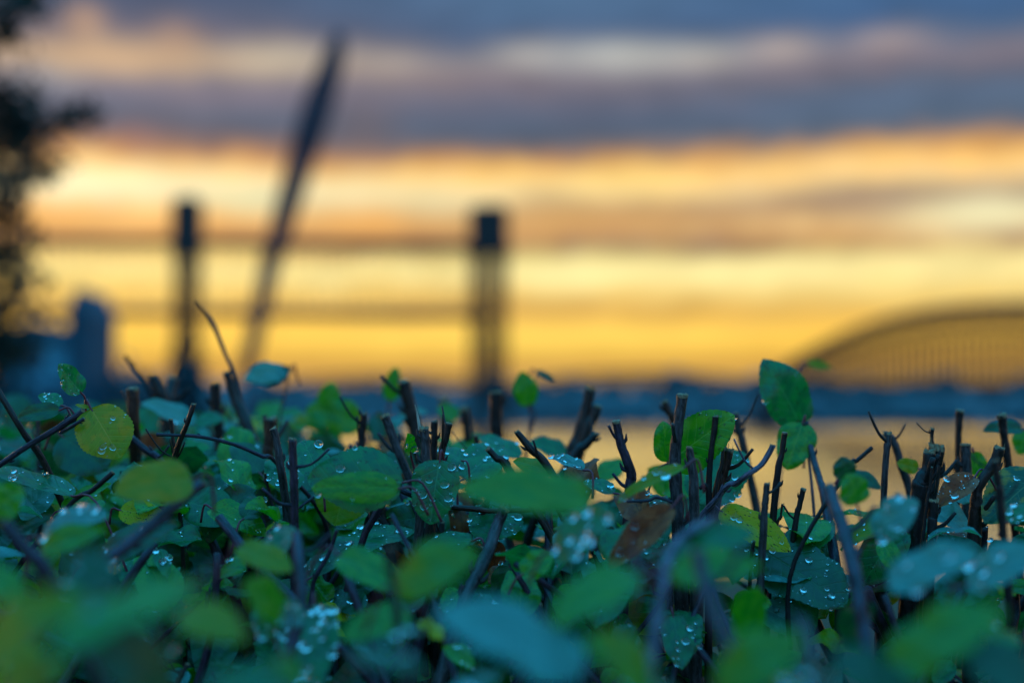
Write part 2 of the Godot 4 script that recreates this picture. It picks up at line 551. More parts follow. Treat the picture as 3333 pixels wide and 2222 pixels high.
func bridge() -> void:
	# a steel lift bridge over the far water: two lattice towers with heavy heads, a span raised between them, and truss spans with a curved top
	var bm := mat(Color(0.05, 0.042, 0.045), 0.7, "painted steel")
	bm.albedo_texture = noise_tex(0.05, 5, 128)
	bm.uv1_triplanar = true
	bm.uv1_scale = Vector3(0.2, 0.2, 0.2)
	var p0 := at(1592, 1350, 470)
	var g := thing("lift_bridge", "blurred dark bridge of two lattice towers, a raised span and an arched truss at right", "bridge", Vector3(p0.x, -2.8, p0.z))
	for a in [[1592.0, 684.0, 826.0, 128.0, 112.0, 470.0, 26], [610.0, 656.0, 836.0, 86.0, 68.0, 560.0, 28]]:
		var d: float = a[5]
		var px := K * d
		var top := at(a[0], a[1], d) - g.position
		var low := at(a[0], a[2], d) - g.position
		var t := Node3D.new()
		t.name = "tower"
		g.add_child(t, true)
		var legs := begun()
		var lacing := begun()
		lattice(legs, lacing, Vector3(low.x, -0.5, low.z), low, [a[4] * px, a[4] * px], 6.5 * px, 2.0 * px, a[6], [0, 0])
		done("leg_frame", legs, bm, t)
		done("lacing", lacing, bm, t).set_meta("kind", "stuff")
		var head := begun()
		add_box(head, Vector3(top.x, (top.y + low.y) * 0.5, top.z), Vector3(a[3] * px, top.y - low.y, a[3] * px))
		add_box(head, Vector3(top.x, top.y + 5.0 * px, top.z), Vector3(a[3] * px * 0.7, 14.0 * px, a[3] * px * 0.7))
		add_box(head, Vector3(top.x, low.y + 2.0 * px, top.z), Vector3(a[3] * px * 1.12, 6.0 * px, a[3] * px * 1.12))
		obj("tower_head", head.commit(), bm, t)
	# the raised span and the one left of it
	var ends := [[-330.0, 700.0], [610.0, 560.0], [1592.0, 470.0]]
	for i in 2:
		var l := Node3D.new()
		l.name = "raised_span"
		g.add_child(l, true)
		var web := begun()
		var n := 0
		var d0: float = ends[i][1]
		var d1: float = ends[i + 1][1]
		var rows := [[778.0, 788.0, 800.0], [1012.0, 1018.0, 1026.0]]
		var chord := []
		for r in rows:
			var q0 := at(ends[i][0], r[i], d0) - g.position
			var q1 := at(ends[i + 1][0], r[i + 1], d1) - g.position
			chord.append([q0, q1])
			obj("chord", tube([q0, q0.lerp(q1, 0.5), q1], [17.0 * K * d0, 16.5 * K * (d0 + d1) * 0.5, 16.0 * K * d1], 6, 3, 0.0), bm, l)
		for k in 26:
			var u := k / 26.0
			var up0: Vector3 = chord[0][0].lerp(chord[0][1], u)
			var dn0: Vector3 = chord[1][0].lerp(chord[1][1], u)
			var dn1: Vector3 = chord[1][0].lerp(chord[1][1], u + 1.0 / 26.0)
			var r := 1.1 * K * 500.0
			n = add_tube(web, [up0, dn0], [r, r], 4, 1, 0.0, true, n)
			n = add_tube(web, [up0, dn1], [r, r], 4, 1, 0.0, true, n)
		done("web", web, bm, l).set_meta("kind", "stuff")
	# the fixed truss spans, nearer and taller to the right
	var spans := [[[860.0, 640.0], [1660.0, 560.0], 1222.0, 22.0], [[1660.0, 560.0], [2520.0, 470.0], 1214.0, 26.0], [[2480.0, 470.0], [4250.0, 330.0], 1000.0, 88.0]]
	for s in spans:
		var a := at(s[0][0], 1262, s[0][1]) - g.position
		var b := at(s[1][0], 1262, s[1][1]) - g.position
		var mid := at((s[0][0] + s[1][0]) * 0.5, s[2], (s[0][1] + s[1][1]) * 0.5) - g.position
		var h := mid.y - (a.y + b.y) * 0.5
		var thick: float = s[3] * 0.5 * K * (s[0][1] + s[1][1]) * 0.5
		var sp := Node3D.new()
		sp.name = "truss_span"
		g.add_child(sp, true)
		var pts := []
		var low := []
		var thin := []
		var fine := []
		for k in 25:
			var t := k / 24.0
			var q := a.lerp(b, t)
			q.y += h * (1.0 - pow(absf(2.0 * t - 1.0), 2.3))
			pts.append(q)
			low.append(q - Vector3(0, thick * 2.2, 0))
			thin.append(thick * 0.44)
			fine.append(thick * 0.15)
		obj("arch", tube(pts, thin, 6, 2, 0.0), bm, sp)
		obj("arch", tube(low, fine, 6, 2, 0.0), bm, sp)
		var lace := begun()
		var n := 0
		for k in 96:
			var i := int(k / 4.0)
			var f := (k % 4) / 4.0
			var la: Vector3 = (pts[i] as Vector3).lerp(pts[i + 1], f)
			var lb: Vector3 = (low[i] as Vector3).lerp(low[i + 1], f)
			var lc: Vector3 = (low[i] as Vector3).lerp(low[i + 1], f + 0.25)
			n = add_tube(lace, [la, lb], [thick * 0.085, thick * 0.085], 5, 1, 0.0, true, n)
			n = add_tube(lace, [la, lc], [thick * 0.085, thick * 0.085], 5, 1, 0.0, true, n)
		done("lacing", lace, bm, sp).set_meta("kind", "stuff")
		var count: int = 62 if s[3] > 70.0 else 46
		var hm := CylinderMesh.new()
		hm.top_radius = 0.5
		hm.bottom_radius = 0.5
		hm.height = 1.0
		hm.radial_segments = 6
		hm.rings = 1
		for k in range(1, count):
			var t := float(k) / count
			var q := a.lerp(b, t)
			var top := h * (1.0 - pow(absf(2.0 * t - 1.0), 2.3)) - thick * 2.2
			if top > 0.6:
				var o := obj("hanger", hm, bm, sp)
				var w := (b - a).length() / count * 0.5
				o.scale = Vector3(w, top, w)
				o.position = q + Vector3(0, top * 0.5, 0)
		obj("deck", tube([a, (a + b) * 0.5, b], [thick * 0.4, thick * 0.4, thick * 0.4], 6, 3, 0.0), bm, sp)
		for q in [a, b]:
			obj("pier", tube([q, Vector3(q.x, -0.6, q.z)], [thick * 0.5, thick * 0.6], 8, 1, 0.0), bm, sp)


func crane() -> void:
	# a crane that floats before the bridge; only its leaning boom stands above the hedge
	var pm := mat(Color(0.014, 0.05, 0.09), 0.6, "dark blue paint")
	var d := 300.0
	var px := K * d
	var b := at(790, 1350, d)
	var c := thing("floating_crane", "leaning dark blue crane boom crossing the bridge span at left of centre", "crane", Vector3(b.x, -2.8, b.z))
	var spots := [[798.0, 1225.0, 24.0], [880.0, 860.0, 40.0], [985.0, 500.0, 66.0], [1040.0, 330.0, 70.0], [1088.0, 185.0, 44.0], [1104.0, 112.0, 16.0]]
	var boom := Node3D.new()
	boom.name = "boom"
	c.add_child(boom, true)
	var legs := begun()
	var lacing := begun()
	var n := [0, 0]
	for i in spots.size() - 1:
		var p: Vector3 = at(spots[i][0], spots[i][1], d) - c.position
		var q: Vector3 = at(spots[i + 1][0], spots[i + 1][1], d) - c.position
		lattice(legs, lacing, p, q, [spots[i][2] * px, spots[i + 1][2] * px], 10.0 * px, 4.5 * px, [8, 8, 5, 4, 2][i], n)
	done("boom_frame", legs, pm, boom)
	done("lacing", lacing, pm, boom).set_meta("kind", "stuff")
	var foot := at(798, 1225, d) - c.position
	obj("mast", tube([Vector3(foot.x, 0.5, 0), foot], [14.0 * px, 12.0 * px], 8, 1, 0.0), pm, c)
	var hull := begun()
	add_box(hull, Vector3(foot.x, 0.5, 0), Vector3(16, 1.6, 8))
	obj("hull", hull.commit(), pm, c)
	obj("cab", box(Vector3(3.0, 2.2, 3.0)), pm, c).position = Vector3(foot.x + 2.6, 2.4, 0)


func leaf_cluster(st: SurfaceTool, proto: ArrayMesh, mid: Vector3, spread: float, count: int, size: float) -> void:
	for k in count:
		var p := mid + Vector3(rng.randfn(0, spread), rng.randfn(0, spread * 0.8), rng.randfn(0, spread))
		var b := Basis.from_euler(Vector3(rng.randf_range(-1.4, 1.4), rng.randf() * TAU, rng.randf_range(-1, 1))).scaled_local(Vector3.ONE * size * rng.randf_range(0.7, 1.3))
		st.append_from(proto, 0, Transform3D(b, p))


func left_side() -> void:
	# a tree whose boughs reach in at the left edge
	var d := 6.0
	var tm := mat(Color(0.03, 0.025, 0.022), 0.9, "bark of tree")
	var lm := mat(Color(0.02, 0.035, 0.022), 0.6, "tree leaf")
	var root := at(-420, 1350, d)
	var t := thing("leafy_tree", "dark leafy tree reaching in along the left edge", "tree", Vector3(root.x, 0, root.z))
	var trunk := [Vector3(0, -0.1, 0), Vector3(0.05, 1.0, 0), Vector3(-0.04, 2.1, 0.05), Vector3(0.03, 3.4, 0)]
	obj("trunk", tube(trunk, [0.11, 0.09, 0.075, 0.04], 10, 4, 0.05), tm, t)
	var proto := uv_blade(1.0, 0.55, 6, 4, 0.25, 0.5, 0.0, 77, 0.0)
	var st := SurfaceTool.new()
	st.begin(Mesh.PRIMITIVE_TRIANGLES)
	# boughs end where the photograph shows clumps of leaves: x, y, spread in pixels, leaves
	for a in [[30.0, 20.0, 50.0, 34, -0.2], [110.0, 10.0, 40.0, 14, 0.3], [10.0, 130.0, 30.0, 12, 0.2], [20.0, 310.0, 45.0, 34, 0.0], [90.0, 390.0, 55.0, 44, 0.1], [215.0, 400.0, 34.0, 16, -0.1], [290.0, 375.0, 20.0, 7, 0.0], [70.0, 480.0, 50.0, 36, 0.2], [180.0, 545.0, 26.0, 10, 0.1], [50.0, 590.0, 45.0, 30, -0.2], [5.0, 690.0, 45.0, 34, 0.0], [60.0, 790.0, 45.0, 18, 0.2], [0.0, 850.0, 50.0, 28, 0.1], [80.0, 900.0, 40.0, 8, 0.0], [-20.0, 980.0, 60.0, 40, 0.1], [-220.0, 300.0, 120.0, 120, 0.0], [-260.0, 700.0, 130.0, 130, 0.2], [-300.0, -150.0, 160.0, 160, 0.0], [20.0, 1100.0, 60.0, 70, 0.2], [-200.0, 1100.0, 120.0, 110, 0.0]]:
		var tip := at(a[0], a[1], d + a[4]) - t.position
		var from := Vector3(0, clampf(tip.y - 0.35, 0.5, 3.3), 0)
		var elbow := from.lerp(tip, 0.5) + Vector3(0, 0.1, 0)
		obj("branch", tube([from, elbow, tip], [0.03, 0.014, 0.004], 6, 4, 0.04), tm, t)
		leaf_cluster(st, proto, tip, a[2] * K * d, a[3] * 3, 0.054)
		leaf_cluster(st, proto, from.lerp(tip, 0.75), a[2] * K * d * 0.8, a[3], 0.06)
	var cr := obj("crown", st.commit(), lm, t)
	cr.set_meta("kind", "stuff")
	# a blue boathouse with a steep dark gable beside it
	var hd := 32.0
	var hp := at(230, 1350, hd)
	var hs := thing("boathouse", "blurred blue boathouse with a steep narrow gable beyond the hedge at left", "building", Vector3(hp.x, 0, hp.z))
	var px := K * hd
	var wm := mat(Color(0.1, 0.4, 0.55), 0.8, "blue boards")
	var dm := mat(Color(0.02, 0.09, 0.14), 0.8, "dark roof")
	var board := 0.16
	var wide := 170.0 * px
	var tall := 1.2 + 235.0 * px
	obj("wall", box(Vector3(wide, tall, 3.0)), wm, hs).position = Vector3(-36.0 * px, tall * 0.5, 0)
	var rf := obj("roof", null, dm, hs)
	var st2 := SurfaceTool.new()
	st2.begin(Mesh.PRIMITIVE_TRIANGLES)
	var hip := PrismMesh.new()
	hip.size = Vector3(wide + 0.3, 60.0 * px, 3.4)
	hip.left_to_right = 0.35
	st2.append_from(hip, 0, Transform3D(Basis(), Vector3(-36.0 * px, tall + 30.0 * px, 0)))
	rf.mesh = st2.commit()
	var tower := obj("gable_wing", null, dm, hs)
	var pr := PrismMesh.new()
	pr.size = Vector3(76.0 * px, 95.0 * px, 2.4)
	st2 = SurfaceTool.new()
	st2.begin(Mesh.PRIMITIVE_TRIANGLES)
	var th := 1.2 + 300.0 * px
	add_box(st2, Vector3(86.0 * px, th * 0.5, 0.5), Vector3(66.0 * px, th, 2.2))
	st2.append_from(pr, 0, Transform3D(Basis(), Vector3(86.0 * px, th + 47.0 * px, 0.5)))
	tower.mesh = st2.commit()
	var lean := obj("lean_to", null, dm, hs)
	st2 = SurfaceTool.new()
	st2.begin(Mesh.PRIMITIVE_TRIANGLES)
	add_box(st2, Vector3(200.0 * px, (1.2 + 110.0 * px) * 0.5, 0), Vector3(150.0 * px, 1.2 + 110.0 * px, 2.0))
	lean.mesh = st2.commit()
	obj("window", box(Vector3(0.5, 0.6, 0.06)), dm, hs).position = Vector3(-60.0 * px, 1.2 + 170.0 * px, 1.5)
	obj("door", box(Vector3(0.8, 1.9, 0.06)), dm, hs).position = Vector3(0.1, 0.95, 1.5)
	# low shrubs on the bank, under the far tower
	var bl := mat(Color(0.02, 0.08, 0.11), 0.7, "shrub leaf")
	for a in [["dark_shrub", 610.0, 1205.0, 75.0, 8.6, "low dark shrub below the thinner bridge tower at left"], ["wide_shrub", 430.0, 1215.0, 130.0, 10.0, "low blue-green shrub between the boathouse and the thinner bridge tower"], ["corner_shrub", 20.0, 1120.0, 110.0, 9.0, "large black-green shrub under the leafy tree at the left edge"]]:
		var at_ := at(a[1], a[2], a[4])
		var s := thing(a[0], a[5], "shrub", Vector3(at_.x, 0, at_.z))
		var r: float = a[3] * K * a[4]
		st = SurfaceTool.new()
		st.begin(Mesh.PRIMITIVE_TRIANGLES)
		var y := 0.15
		while y < at_.y:
			leaf_cluster(st, proto, Vector3(0, y, 0), r * lerpf(0.75, 0.3, y / at_.y), 60, 0.075)
			y += r * 0.45
		var fo := obj("foliage", st.commit(), bl, s)
		fo.set_meta("kind", "stuff")
		for k in 3:
			obj("stem", tube([Vector3(0.05 * k, 0, 0), Vector3(0.08 * (k - 1), at_.y * 0.5, 0.03), Vector3(0.18 * (k - 1), at_.y * 0.95, 0)], [0.02, 0.014, 0.005], 6, 3, 0.05), tm, s)


# ---------------------------------------------------------------- leaves
# a point of a blade: t from stalk to tip, s from edge to edge; length along z, y is its upper side
func blade(t: float, s: float, l: float, w: float, fold: float, curl: float, wave: float, sd: float, twist := 0.0) -> Vector3:
	var half := pow(maxf(t, 0.0), 0.5) * pow(maxf(1.0 - t, 0.0), 0.72) * 2.3 * 0.5 * w
	half *= 1.0 + 0.05 * sin(t * 9.0 + sd)
	var c := curl if absf(curl) > 0.01 else 0.01
	var r := l / (2.0 * sin(c * 0.5))
	var a := c * (t - 0.5)
	var mid := Vector3(0, r * (cos(a) - cos(c * 0.5)), l * 0.5 + r * sin(a))
	var up := Vector3(0, cos(a), sin(a))
	var x := s * half
	var y := absf(x) * sin(fold) - x * x / maxf(w, 1e-5) * 0.35
	y += wave * w * (sin(t * 11.0 + sd) * absf(s) * 0.5 + sin(t * 17.0 + sd * 2.0 + s * 3.0) * 0.25) * sqrt(absf(s))
	var tw := twist * (t - 0.4)
	var p := Vector2(x * cos(fold), y).rotated(tw)
	return mid + Vector3(p.x, 0, 0) + up * p.y


func uv_blade(l: float, w: float, nt: int, ns: int, fold: float, curl: float, wave: float, sd: float, twist: float) -> ArrayMesh:
	var st := SurfaceTool.new()
	st.begin(Mesh.PRIMITIVE_TRIANGLES)
	for j in nt + 1:
		var t := float(j) / nt
		var half := pow(t, 0.5) * pow(1.0 - t, 0.72) * 2.3 * 0.5
		for i in ns + 1:
			var s := float(i) / ns * 2.0 - 1.0
			var e := s
			if nt > 20 and (i == 0 or i == ns):
				e *= 1.025 if j % 2 == 0 else 0.98
			st.set_uv(Vector2(0.5 + s * half * 0.96, t))
			st.add_vertex(blade(t, e, l, w, fold, curl, wave, sd, twist))
	for j in nt:
		for i in ns:
			var a := j * (ns + 1) + i
			var c := a + ns + 1
			for k in [a, a + 1, c, a + 1, c + 1, c]:
				st.add_index(k)
	st.generate_normals()
	return st.commit()


# how a leaf lies: from its foot to its tip, turned by roll from facing the lens (0) towards facing up (90)
func lie(b: Vector3, t: Vector3, roll: float) -> Transform3D:
	var z := (t - b).normalized()
	var c := (CAM - b).normalized()
	var n0 := (c - z * c.dot(z)).normalized()
	var n1 := z.cross(n0)
	if n1.y < 0:
		n1 = -n1
	var n := n0 * cos(deg_to_rad(roll)) + n1 * sin(deg_to_rad(roll))
	return Transform3D(Basis(n.cross(z), n, z), b)


# one leaf of the hedge: foot and tip as photograph place and depth, width in pixels there
func leaf(a: Array, w: float, roll: float, kind: int, how := {}) -> MeshInstance3D:
	var b := at(a[0], a[1], a[2])
	var t := at(a[3], a[4], a[5])
	var l := (t - b).length()
	var wide: float = w * K * (a[2] + a[5]) * 0.5
	var fold: float = how.get("fold", 0.22)
	var curl: float = how.get("curl", 0.35)
	var wave: float = how.get("wave", 0.07)
	var twist: float = how.get("twist", 0.0)
	var sd := rng.randf() * 20.0
	var o := obj("leaf", uv_blade(l, wide, 30, 10, fold, curl, wave, sd, twist), leaf_mats[kind], hedge)
	o.transform = lie(b, t, roll)
	if how.has("label"):
		o.set_meta("label", how.label)
	if minf(a[2], a[5]) > 0.76 and w > 60.0:
		clear.append([(a[0] + a[3]) * 0.5, (a[1] + a[4]) * 0.5, minf(a[2], a[5]), 0.5 * maxf(w, 0.9 * Vector2(a[3] - a[0], a[4] - a[1]).length()) * (1.15 if how.has("label") else 0.75)])
	if how.get("stalk", true):
		stalk(o, b, l)
	drops(o, int(how.get("drops", 0) * 1.5), int(how.get("dew", 0) * 1.3), how.get("big", 1.0), func(p: float, s: float) -> Vector3: return blade(p, s, l, wide, fold, curl, wave, sd, twist))
	return o


func stalk(o: MeshInstance3D, b: Vector3, l: float) -> void:
	var inv := o.transform.affine_inverse()
	var out := (-o.basis.z).normalized()
	var s := l * rng.randf_range(0.3, 0.55)
	var p1 := b + out * s * 0.45
	var p2 := p1 + (out * 0.4 + Vector3(rng.randf_range(-0.3, 0.3), -1.0, rng.randf_range(-0.4, 0.1))).normalized() * s
	var inside := b - out * l * 0.06
	obj("stalk", tube([inv * inside, inv * b, inv * p1, inv * p2], [0.0005, 0.0007, 0.0007, 0.0009], 6, 4, 0.0), petiole_mat, o)


func drops(o: MeshInstance3D, count: int, dew: int, big: float, f: Callable) -> void:
	var fine := SurfaceTool.new()
	fine.begin(Mesh.PRIMITIVE_TRIANGLES)
	for k in count + dew:
		var t := rng.randf_range(0.08, 0.94)
		var s := rng.randf_range(-0.85, 0.85)
		if k % 4 == 1:
			s = 0.95 * signf(s)
		var p: Vector3 = f.call(t, s)
		var du: Vector3 = f.call(t, s + 0.05) - f.call(t, s - 0.05)
		var dv: Vector3 = f.call(t + 0.03, s) - f.call(t - 0.03, s)
		var n := dv.cross(du).normalized()
		if n.y < 0:
			n = -n
		var r := 0.0006 + 0.0024 * pow(rng.randf(), 3.0) if k < count else rng.randf_range(0.00022, 0.0005)
		if k < count:
			r = minf(r * big, 0.0026)
		var x := n.cross(Vector3(0.2, 0.1, 1)).normalized()
		var tr := Transform3D(Basis(x, n, x.cross(n)).scaled_local(Vector3(r * rng.randf_range(0.85, 1.2), r, r * rng.randf_range(0.85, 1.2))), p + n * r * 0.37)
		if k < count:
			obj("water_drop", drop_mesh, water_mat, o).transform = tr
		else:
			fine.append_from(drop_mesh, 0, tr)
	if dew:
		obj("fine_dew", fine.commit(), water_mat, o).set_meta("kind", "stuff")


# ---------------------------------------------------------------- stems
# a clipped stem through points [x, y, depth, width in pixels]; the first is the cut end
func stem(pts: Array, bark: String, how := {}) -> MeshInstance3D:
	var p := []
	var r := []
	for a in pts:
		p.append(at(a[0], a[1], a[2]))
		r.append(a[3] * 0.5 * K * a[2])
	if how.get("down", true):   # on into the hedge
		var n := p.size()
		var dir: Vector3 = (p[n - 1] - p[n - 2]).normalized()
		p.append(p[n - 1] + dir * 0.05 + Vector3(0, -0.03, 0))
		p.append(p[n - 1] + dir * 0.04 + Vector3(0, -0.12, -0.01))
		r.append(r[n - 1] * 1.1)
		r.append(r[n - 1] * 1.3)
	var o := obj(how.get("name", "cut_stem"), tube(p, r, 12, 7, 0.09), barks[bark], hedge)
	if how.has("label"):
		o.set_meta("label", how.label)
	var dir0: Vector3 = (p[0] - p[1]).normalized()
	if how.get("cut", true):
		obj("cut_end", cut_mesh(p[0], dir0, r[0], how.get("ragged", 0.5)), wood, o)
	if how.get("cut", true) and r[0] > 0.0012:   # a short clipped side shoot now and then
		for k in rng.randi() % 3:
			var i := rng.randi_range(1, maxi(1, p.size() - 3))
			var q: Vector3 = (p[i - 1] as Vector3).lerp(p[i], rng.randf_range(0.3, 1.0))
			var away := Vector3(rng.randf_range(-1, 1), rng.randf_range(0.1, 0.7), rng.randf_range(-0.3, 0.5)).normalized()
			var far := rng.randf_range(0.008, 0.024)
			var rr: float = r[i] * rng.randf_range(0.3, 0.5)
			obj("side_shoot", tube([q, q + away * far * 0.5, q + away * far + Vector3(0, far * 0.35, 0)], [rr * 1.1, rr * 0.9, rr * 0.8], 8, 3, 0.1), barks[bark], o)
	for k in how.get("buds", 1):
		var i := 1 if p.size() < 4 else rng.randi_range(1, p.size() - 3)
		var t := rng.randf()
		var q: Vector3 = (p[i - 1] as Vector3).lerp(p[i], t)
		var rr: float = lerpf(r[i - 1], r[i], t)
		var out := dir0.cross(Vector3(rng.randf_range(-0.4, 0.4), 0, 1)).normalized() * (1 if rng.randf() > 0.5 else -1)
		obj("bud", tube([q + out * rr * 0.5, q + out * rr * 1.3 + dir0 * rr * 0.6, q + out * rr * 1.6 + dir0 * rr * 1.9], [rr * 0.5, rr * 0.42, rr * 0.08], 7, 3, 0.05), barks[bark], o)
	return o


# the sawn face: pale wood, a little oblique, with torn fibres round it
func cut_mesh(p: Vector3, dir: Vector3, r: float, ragged: float) -> ArrayMesh:
	var st := SurfaceTool.new()
	st.begin(Mesh.PRIMITIVE_TRIANGLES)
	var tilt := (dir + Vector3(rng.randf_range(-0.5, 0.5), 0.2, rng.randf_range(-0.3, 0.5)) * 0.8).normalized()
	var x := tilt.cross(Vector3(0.1, 0.3, 1)).normalized()
	var z := x.cross(tilt)
	var n := 16
	st.add_vertex(p + dir * r * 0.22)
	for ring in 2:
		for k in n:
			var a := TAU * k / n
			var q := p + (x * cos(a) + z * sin(a)) * r * (0.98 if ring else 1.03)
			q += dir * (r * rng.randf_range(0.0, 0.5) * ragged + r * 0.06) if ring == 0 else -dir * r * 0.35
			st.add_vertex(q)
	for k in n:
		var k2 := (k + 1) % n
		for i in [0, 1 + k, 1 + k2, 1 + k, 1 + n + k, 1 + k2, 1 + k2, 1 + n + k, 1 + n + k2]:
			st.add_index(i)
	var first := 1 + 2 * n
	for k in int(5 * ragged):
		var a := rng.randf() * TAU
		var q := p + (x * cos(a) + z * sin(a)) * r * 0.8
		var h := r * rng.randf_range(0.5, 1.6) * ragged
		var side := x.rotated(dir, a) * r * 0.16
		st.add_vertex(q - side)
		st.add_vertex(q + side)
		st.add_vertex(q + dir * h + side.rotated(dir, 1.5) * 1.5)
		for i in [first, first + 1, first + 2]:
			st.add_index(i)
		first += 3
	st.generate_normals()
	return st.commit()


func hedge_all() -> void:
	hedge = Node3D.new()
	hedge.name = "clipped_hedge"
	add_child(hedge)
	tag(hedge, "wet clipped hedge of green leaves and bare cut stems filling the foreground", "hedge")
	stems()
	leaves()
	fill()


func stems() -> void:
	# left
	stem([[-14, 1262, 0.91, 20], [70, 1400, 0.91, 21], [160, 1545, 0.92, 22]], "brown")
	stem([[272, 1338, 0.9, 22], [230, 1366, 0.9, 25], [184, 1395, 0.9, 21], [90, 1450, 0.9, 19], [-10, 1517, 0.9, 20], [-140, 1590, 0.9, 22]], "purple", {"name": "twig", "buds": 3, "ragged": 0.2, "label": "purple twig that carries the yellow-green leaf at the left"})
	stem([[272, 1362, 0.89, 10], [235, 1386, 0.89, 13], [196, 1408, 0.9, 12]], "purple", {"name": "twig", "down": false, "buds": 2})
	stem([[629, 1316, 0.9, 17], [606, 1385, 0.9, 16], [561, 1512, 0.91, 18]], "brown", {"ragged": 1.0})
	stem([[555, 1364, 0.93, 13], [562, 1430, 0.93, 12], [571, 1505, 0.93, 13]], "brown")
	stem([[509, 1414, 0.9, 13], [560, 1416, 0.9, 11], [650, 1421, 0.91, 12], [760, 1446, 0.92, 13], [850, 1484, 0.93, 13], [900, 1508, 0.94, 14]], "purple", {"name": "twig", "buds": 3, "cut": false})
	stem([[430, 1266, 1.03, 38], [434, 1370, 1.03, 37], [442, 1520, 1.04, 40]], "red")
	stem([[428, 1425, 0.97, 20], [480, 1470, 0.97, 22], [535, 1520, 0.97, 24]], "purple")
	stem([[367, 1537, 0.88, 17], [300, 1594, 0.88, 17], [214, 1657, 0.88, 16]], "dark", {"ragged": 0.2})
	stem([[652, 1576, 0.74, 36], [560, 1650, 0.72, 40], [420, 1770, 0.69, 42], [249, 1905, 0.66, 44]], "purple", {"buds": 2})
	stem([[8, 1700, 0.64, 40], [85, 1790, 0.64, 44], [168, 1900, 0.64, 50]], "purple")
	stem([[700, 1250, 1.16, 34], [704, 1330, 1.16, 34], [712, 1420, 1.16, 36]], "dark")
	stem([[736, 1212, 1.13, 22], [766, 1300, 1.13, 34], [815, 1420, 1.12, 40]], "brown")
	stem([[640, 978, 1.16, 7], [690, 1052, 1.16, 16], [732, 1150, 1.15, 13], [768, 1250, 1.14, 14]], "brown", {"name": "twig", "cut": false, "label": "thin bare twig standing up above the hedge before the fence"})
	stem([[406, 1157, 1.2, 12], [440, 1205, 1.2, 13], [480, 1262, 1.2, 14]], "dark", {"name": "twig", "cut": false})
	stem([[497, 1222, 1.2, 30], [520, 1275, 1.2, 44], [540, 1340, 1.2, 40]], "brown")
	stem([[560, 1232, 1.24, 36], [548, 1290, 1.23, 36], [540, 1360, 1.22, 38]], "dark")
	stem([[120, 1366, 1.05, 14], [124, 1440, 1.05, 14], [126, 1500, 1.05, 16]], "grey")
	stem([[612, 1100, 1.35, 8], [596, 1160, 1.35, 10], [570, 1235, 1.35, 12]], "dark", {"name": "twig", "cut": false})
	# middle
	stem([[888, 1396, 0.9, 25], [900, 1440, 0.9, 24], [912, 1515, 0.9, 26], [936, 1697, 0.91, 28]], "grey", {"ragged": 0.7})
	stem([[951, 1430, 0.85, 27], [955, 1540, 0.85, 27], [958, 1700, 0.85, 28]], "purple", {"ragged": 0.8})
	stem([[882, 1364, 1.05, 38], [876, 1440, 1.05, 38], [868, 1510, 1.05, 42]], "red")
	stem([[1184, 1348, 1.02, 22], [1178, 1420, 1.02, 22], [1174, 1480, 1.02, 24]], "dark", {"ragged": 1.0})
	stem([[1253, 1356, 0.96, 32], [1270, 1400, 0.96, 30], [1300, 1480, 0.96, 29], [1351, 1600, 0.96, 30], [1372, 1690, 0.96, 30]], "grey", {"ragged": 1.0})
	stem([[1315, 1244, 1.12, 42], [1330, 1310, 1.12, 42], [1352, 1400, 1.12, 46]], "brown", {"ragged": 0.8})
	stem([[1380, 1396, 0.9, 30], [1383, 1440, 0.9, 31], [1387, 1500, 0.9, 36], [1386, 1520, 0.9, 31], [1380, 1580, 0.9, 30], [1372, 1640, 0.9, 30]], "grey", {"ragged": 1.3, "buds": 2, "label": "grey cut stem with a long pale splinter standing from its top"})
	splinter()
	stem([[1414, 1372, 0.93, 22], [1413, 1430, 0.93, 22], [1411, 1510, 0.93, 24]], "dark")
	stem([[1462, 1378, 0.92, 23], [1450, 1430, 0.92, 22], [1433, 1502, 0.92, 24]], "brown", {"ragged": 0.2})
	stem([[1613, 1278, 1.15, 42], [1614, 1350, 1.15, 42], [1617, 1440, 1.15, 44]], "dark")
	stem([[1512, 1328, 1.22, 30], [1520, 1400, 1.22, 30], [1524, 1450, 1.22, 32]], "brown")
	stem([[1445, 1300, 1.3, 34], [1448, 1380, 1.3, 34], [1450, 1440, 1.3, 36]], "grey")
	stem([[1550, 1418, 1.0, 13], [1550, 1455, 1.0, 13], [1548, 1500, 1.0, 14]], "brown")
	stem([[1590, 1462, 0.9, 20], [1615, 1490, 0.9, 23], [1660, 1535, 0.9, 26]], "brown", {"ragged": 1.3})
	stem([[1200, 1530, 0.94, 46], [1222, 1600, 0.94, 50], [1234, 1697, 0.94, 54], [1280, 1785, 0.94, 58]], "brown", {"buds": 2})
	stem([[1370, 1620, 0.9, 20], [1330, 1606, 0.89, 21], [1292, 1594, 0.89, 22], [1252, 1630, 0.88, 25], [1209, 1700, 0.88, 24], [1175, 1777, 0.88, 24]], "purple", {"name": "twig", "cut": false})
	stem([[1068, 1584, 0.97, 13], [1130, 1606, 0.97, 14], [1194, 1632, 0.97, 16], [1290, 1672, 0.97, 17], [1378, 1710, 0.97, 17], [1480, 1752, 0.97, 16], [1565, 1790, 0.97, 16], [1660, 1846, 0.97, 17]], "purple", {"name": "twig", "cut": false, "buds": 3})
	stem([[1466, 1650, 0.9, 17], [1540, 1656, 0.9, 20], [1600, 1662, 0.9, 18], [1680, 1661, 0.9, 17], [1760, 1657, 0.9, 17], [1830, 1650, 0.91, 16]], "red", {"name": "twig", "buds": 2, "cut": false})
	stem([[1642, 1655, 0.86, 36], [1622, 1700, 0.86, 36], [1590, 1790, 0.85, 42], [1548, 1880, 0.84, 42], [1498, 1995, 0.83, 44]], "grey", {"buds": 3})
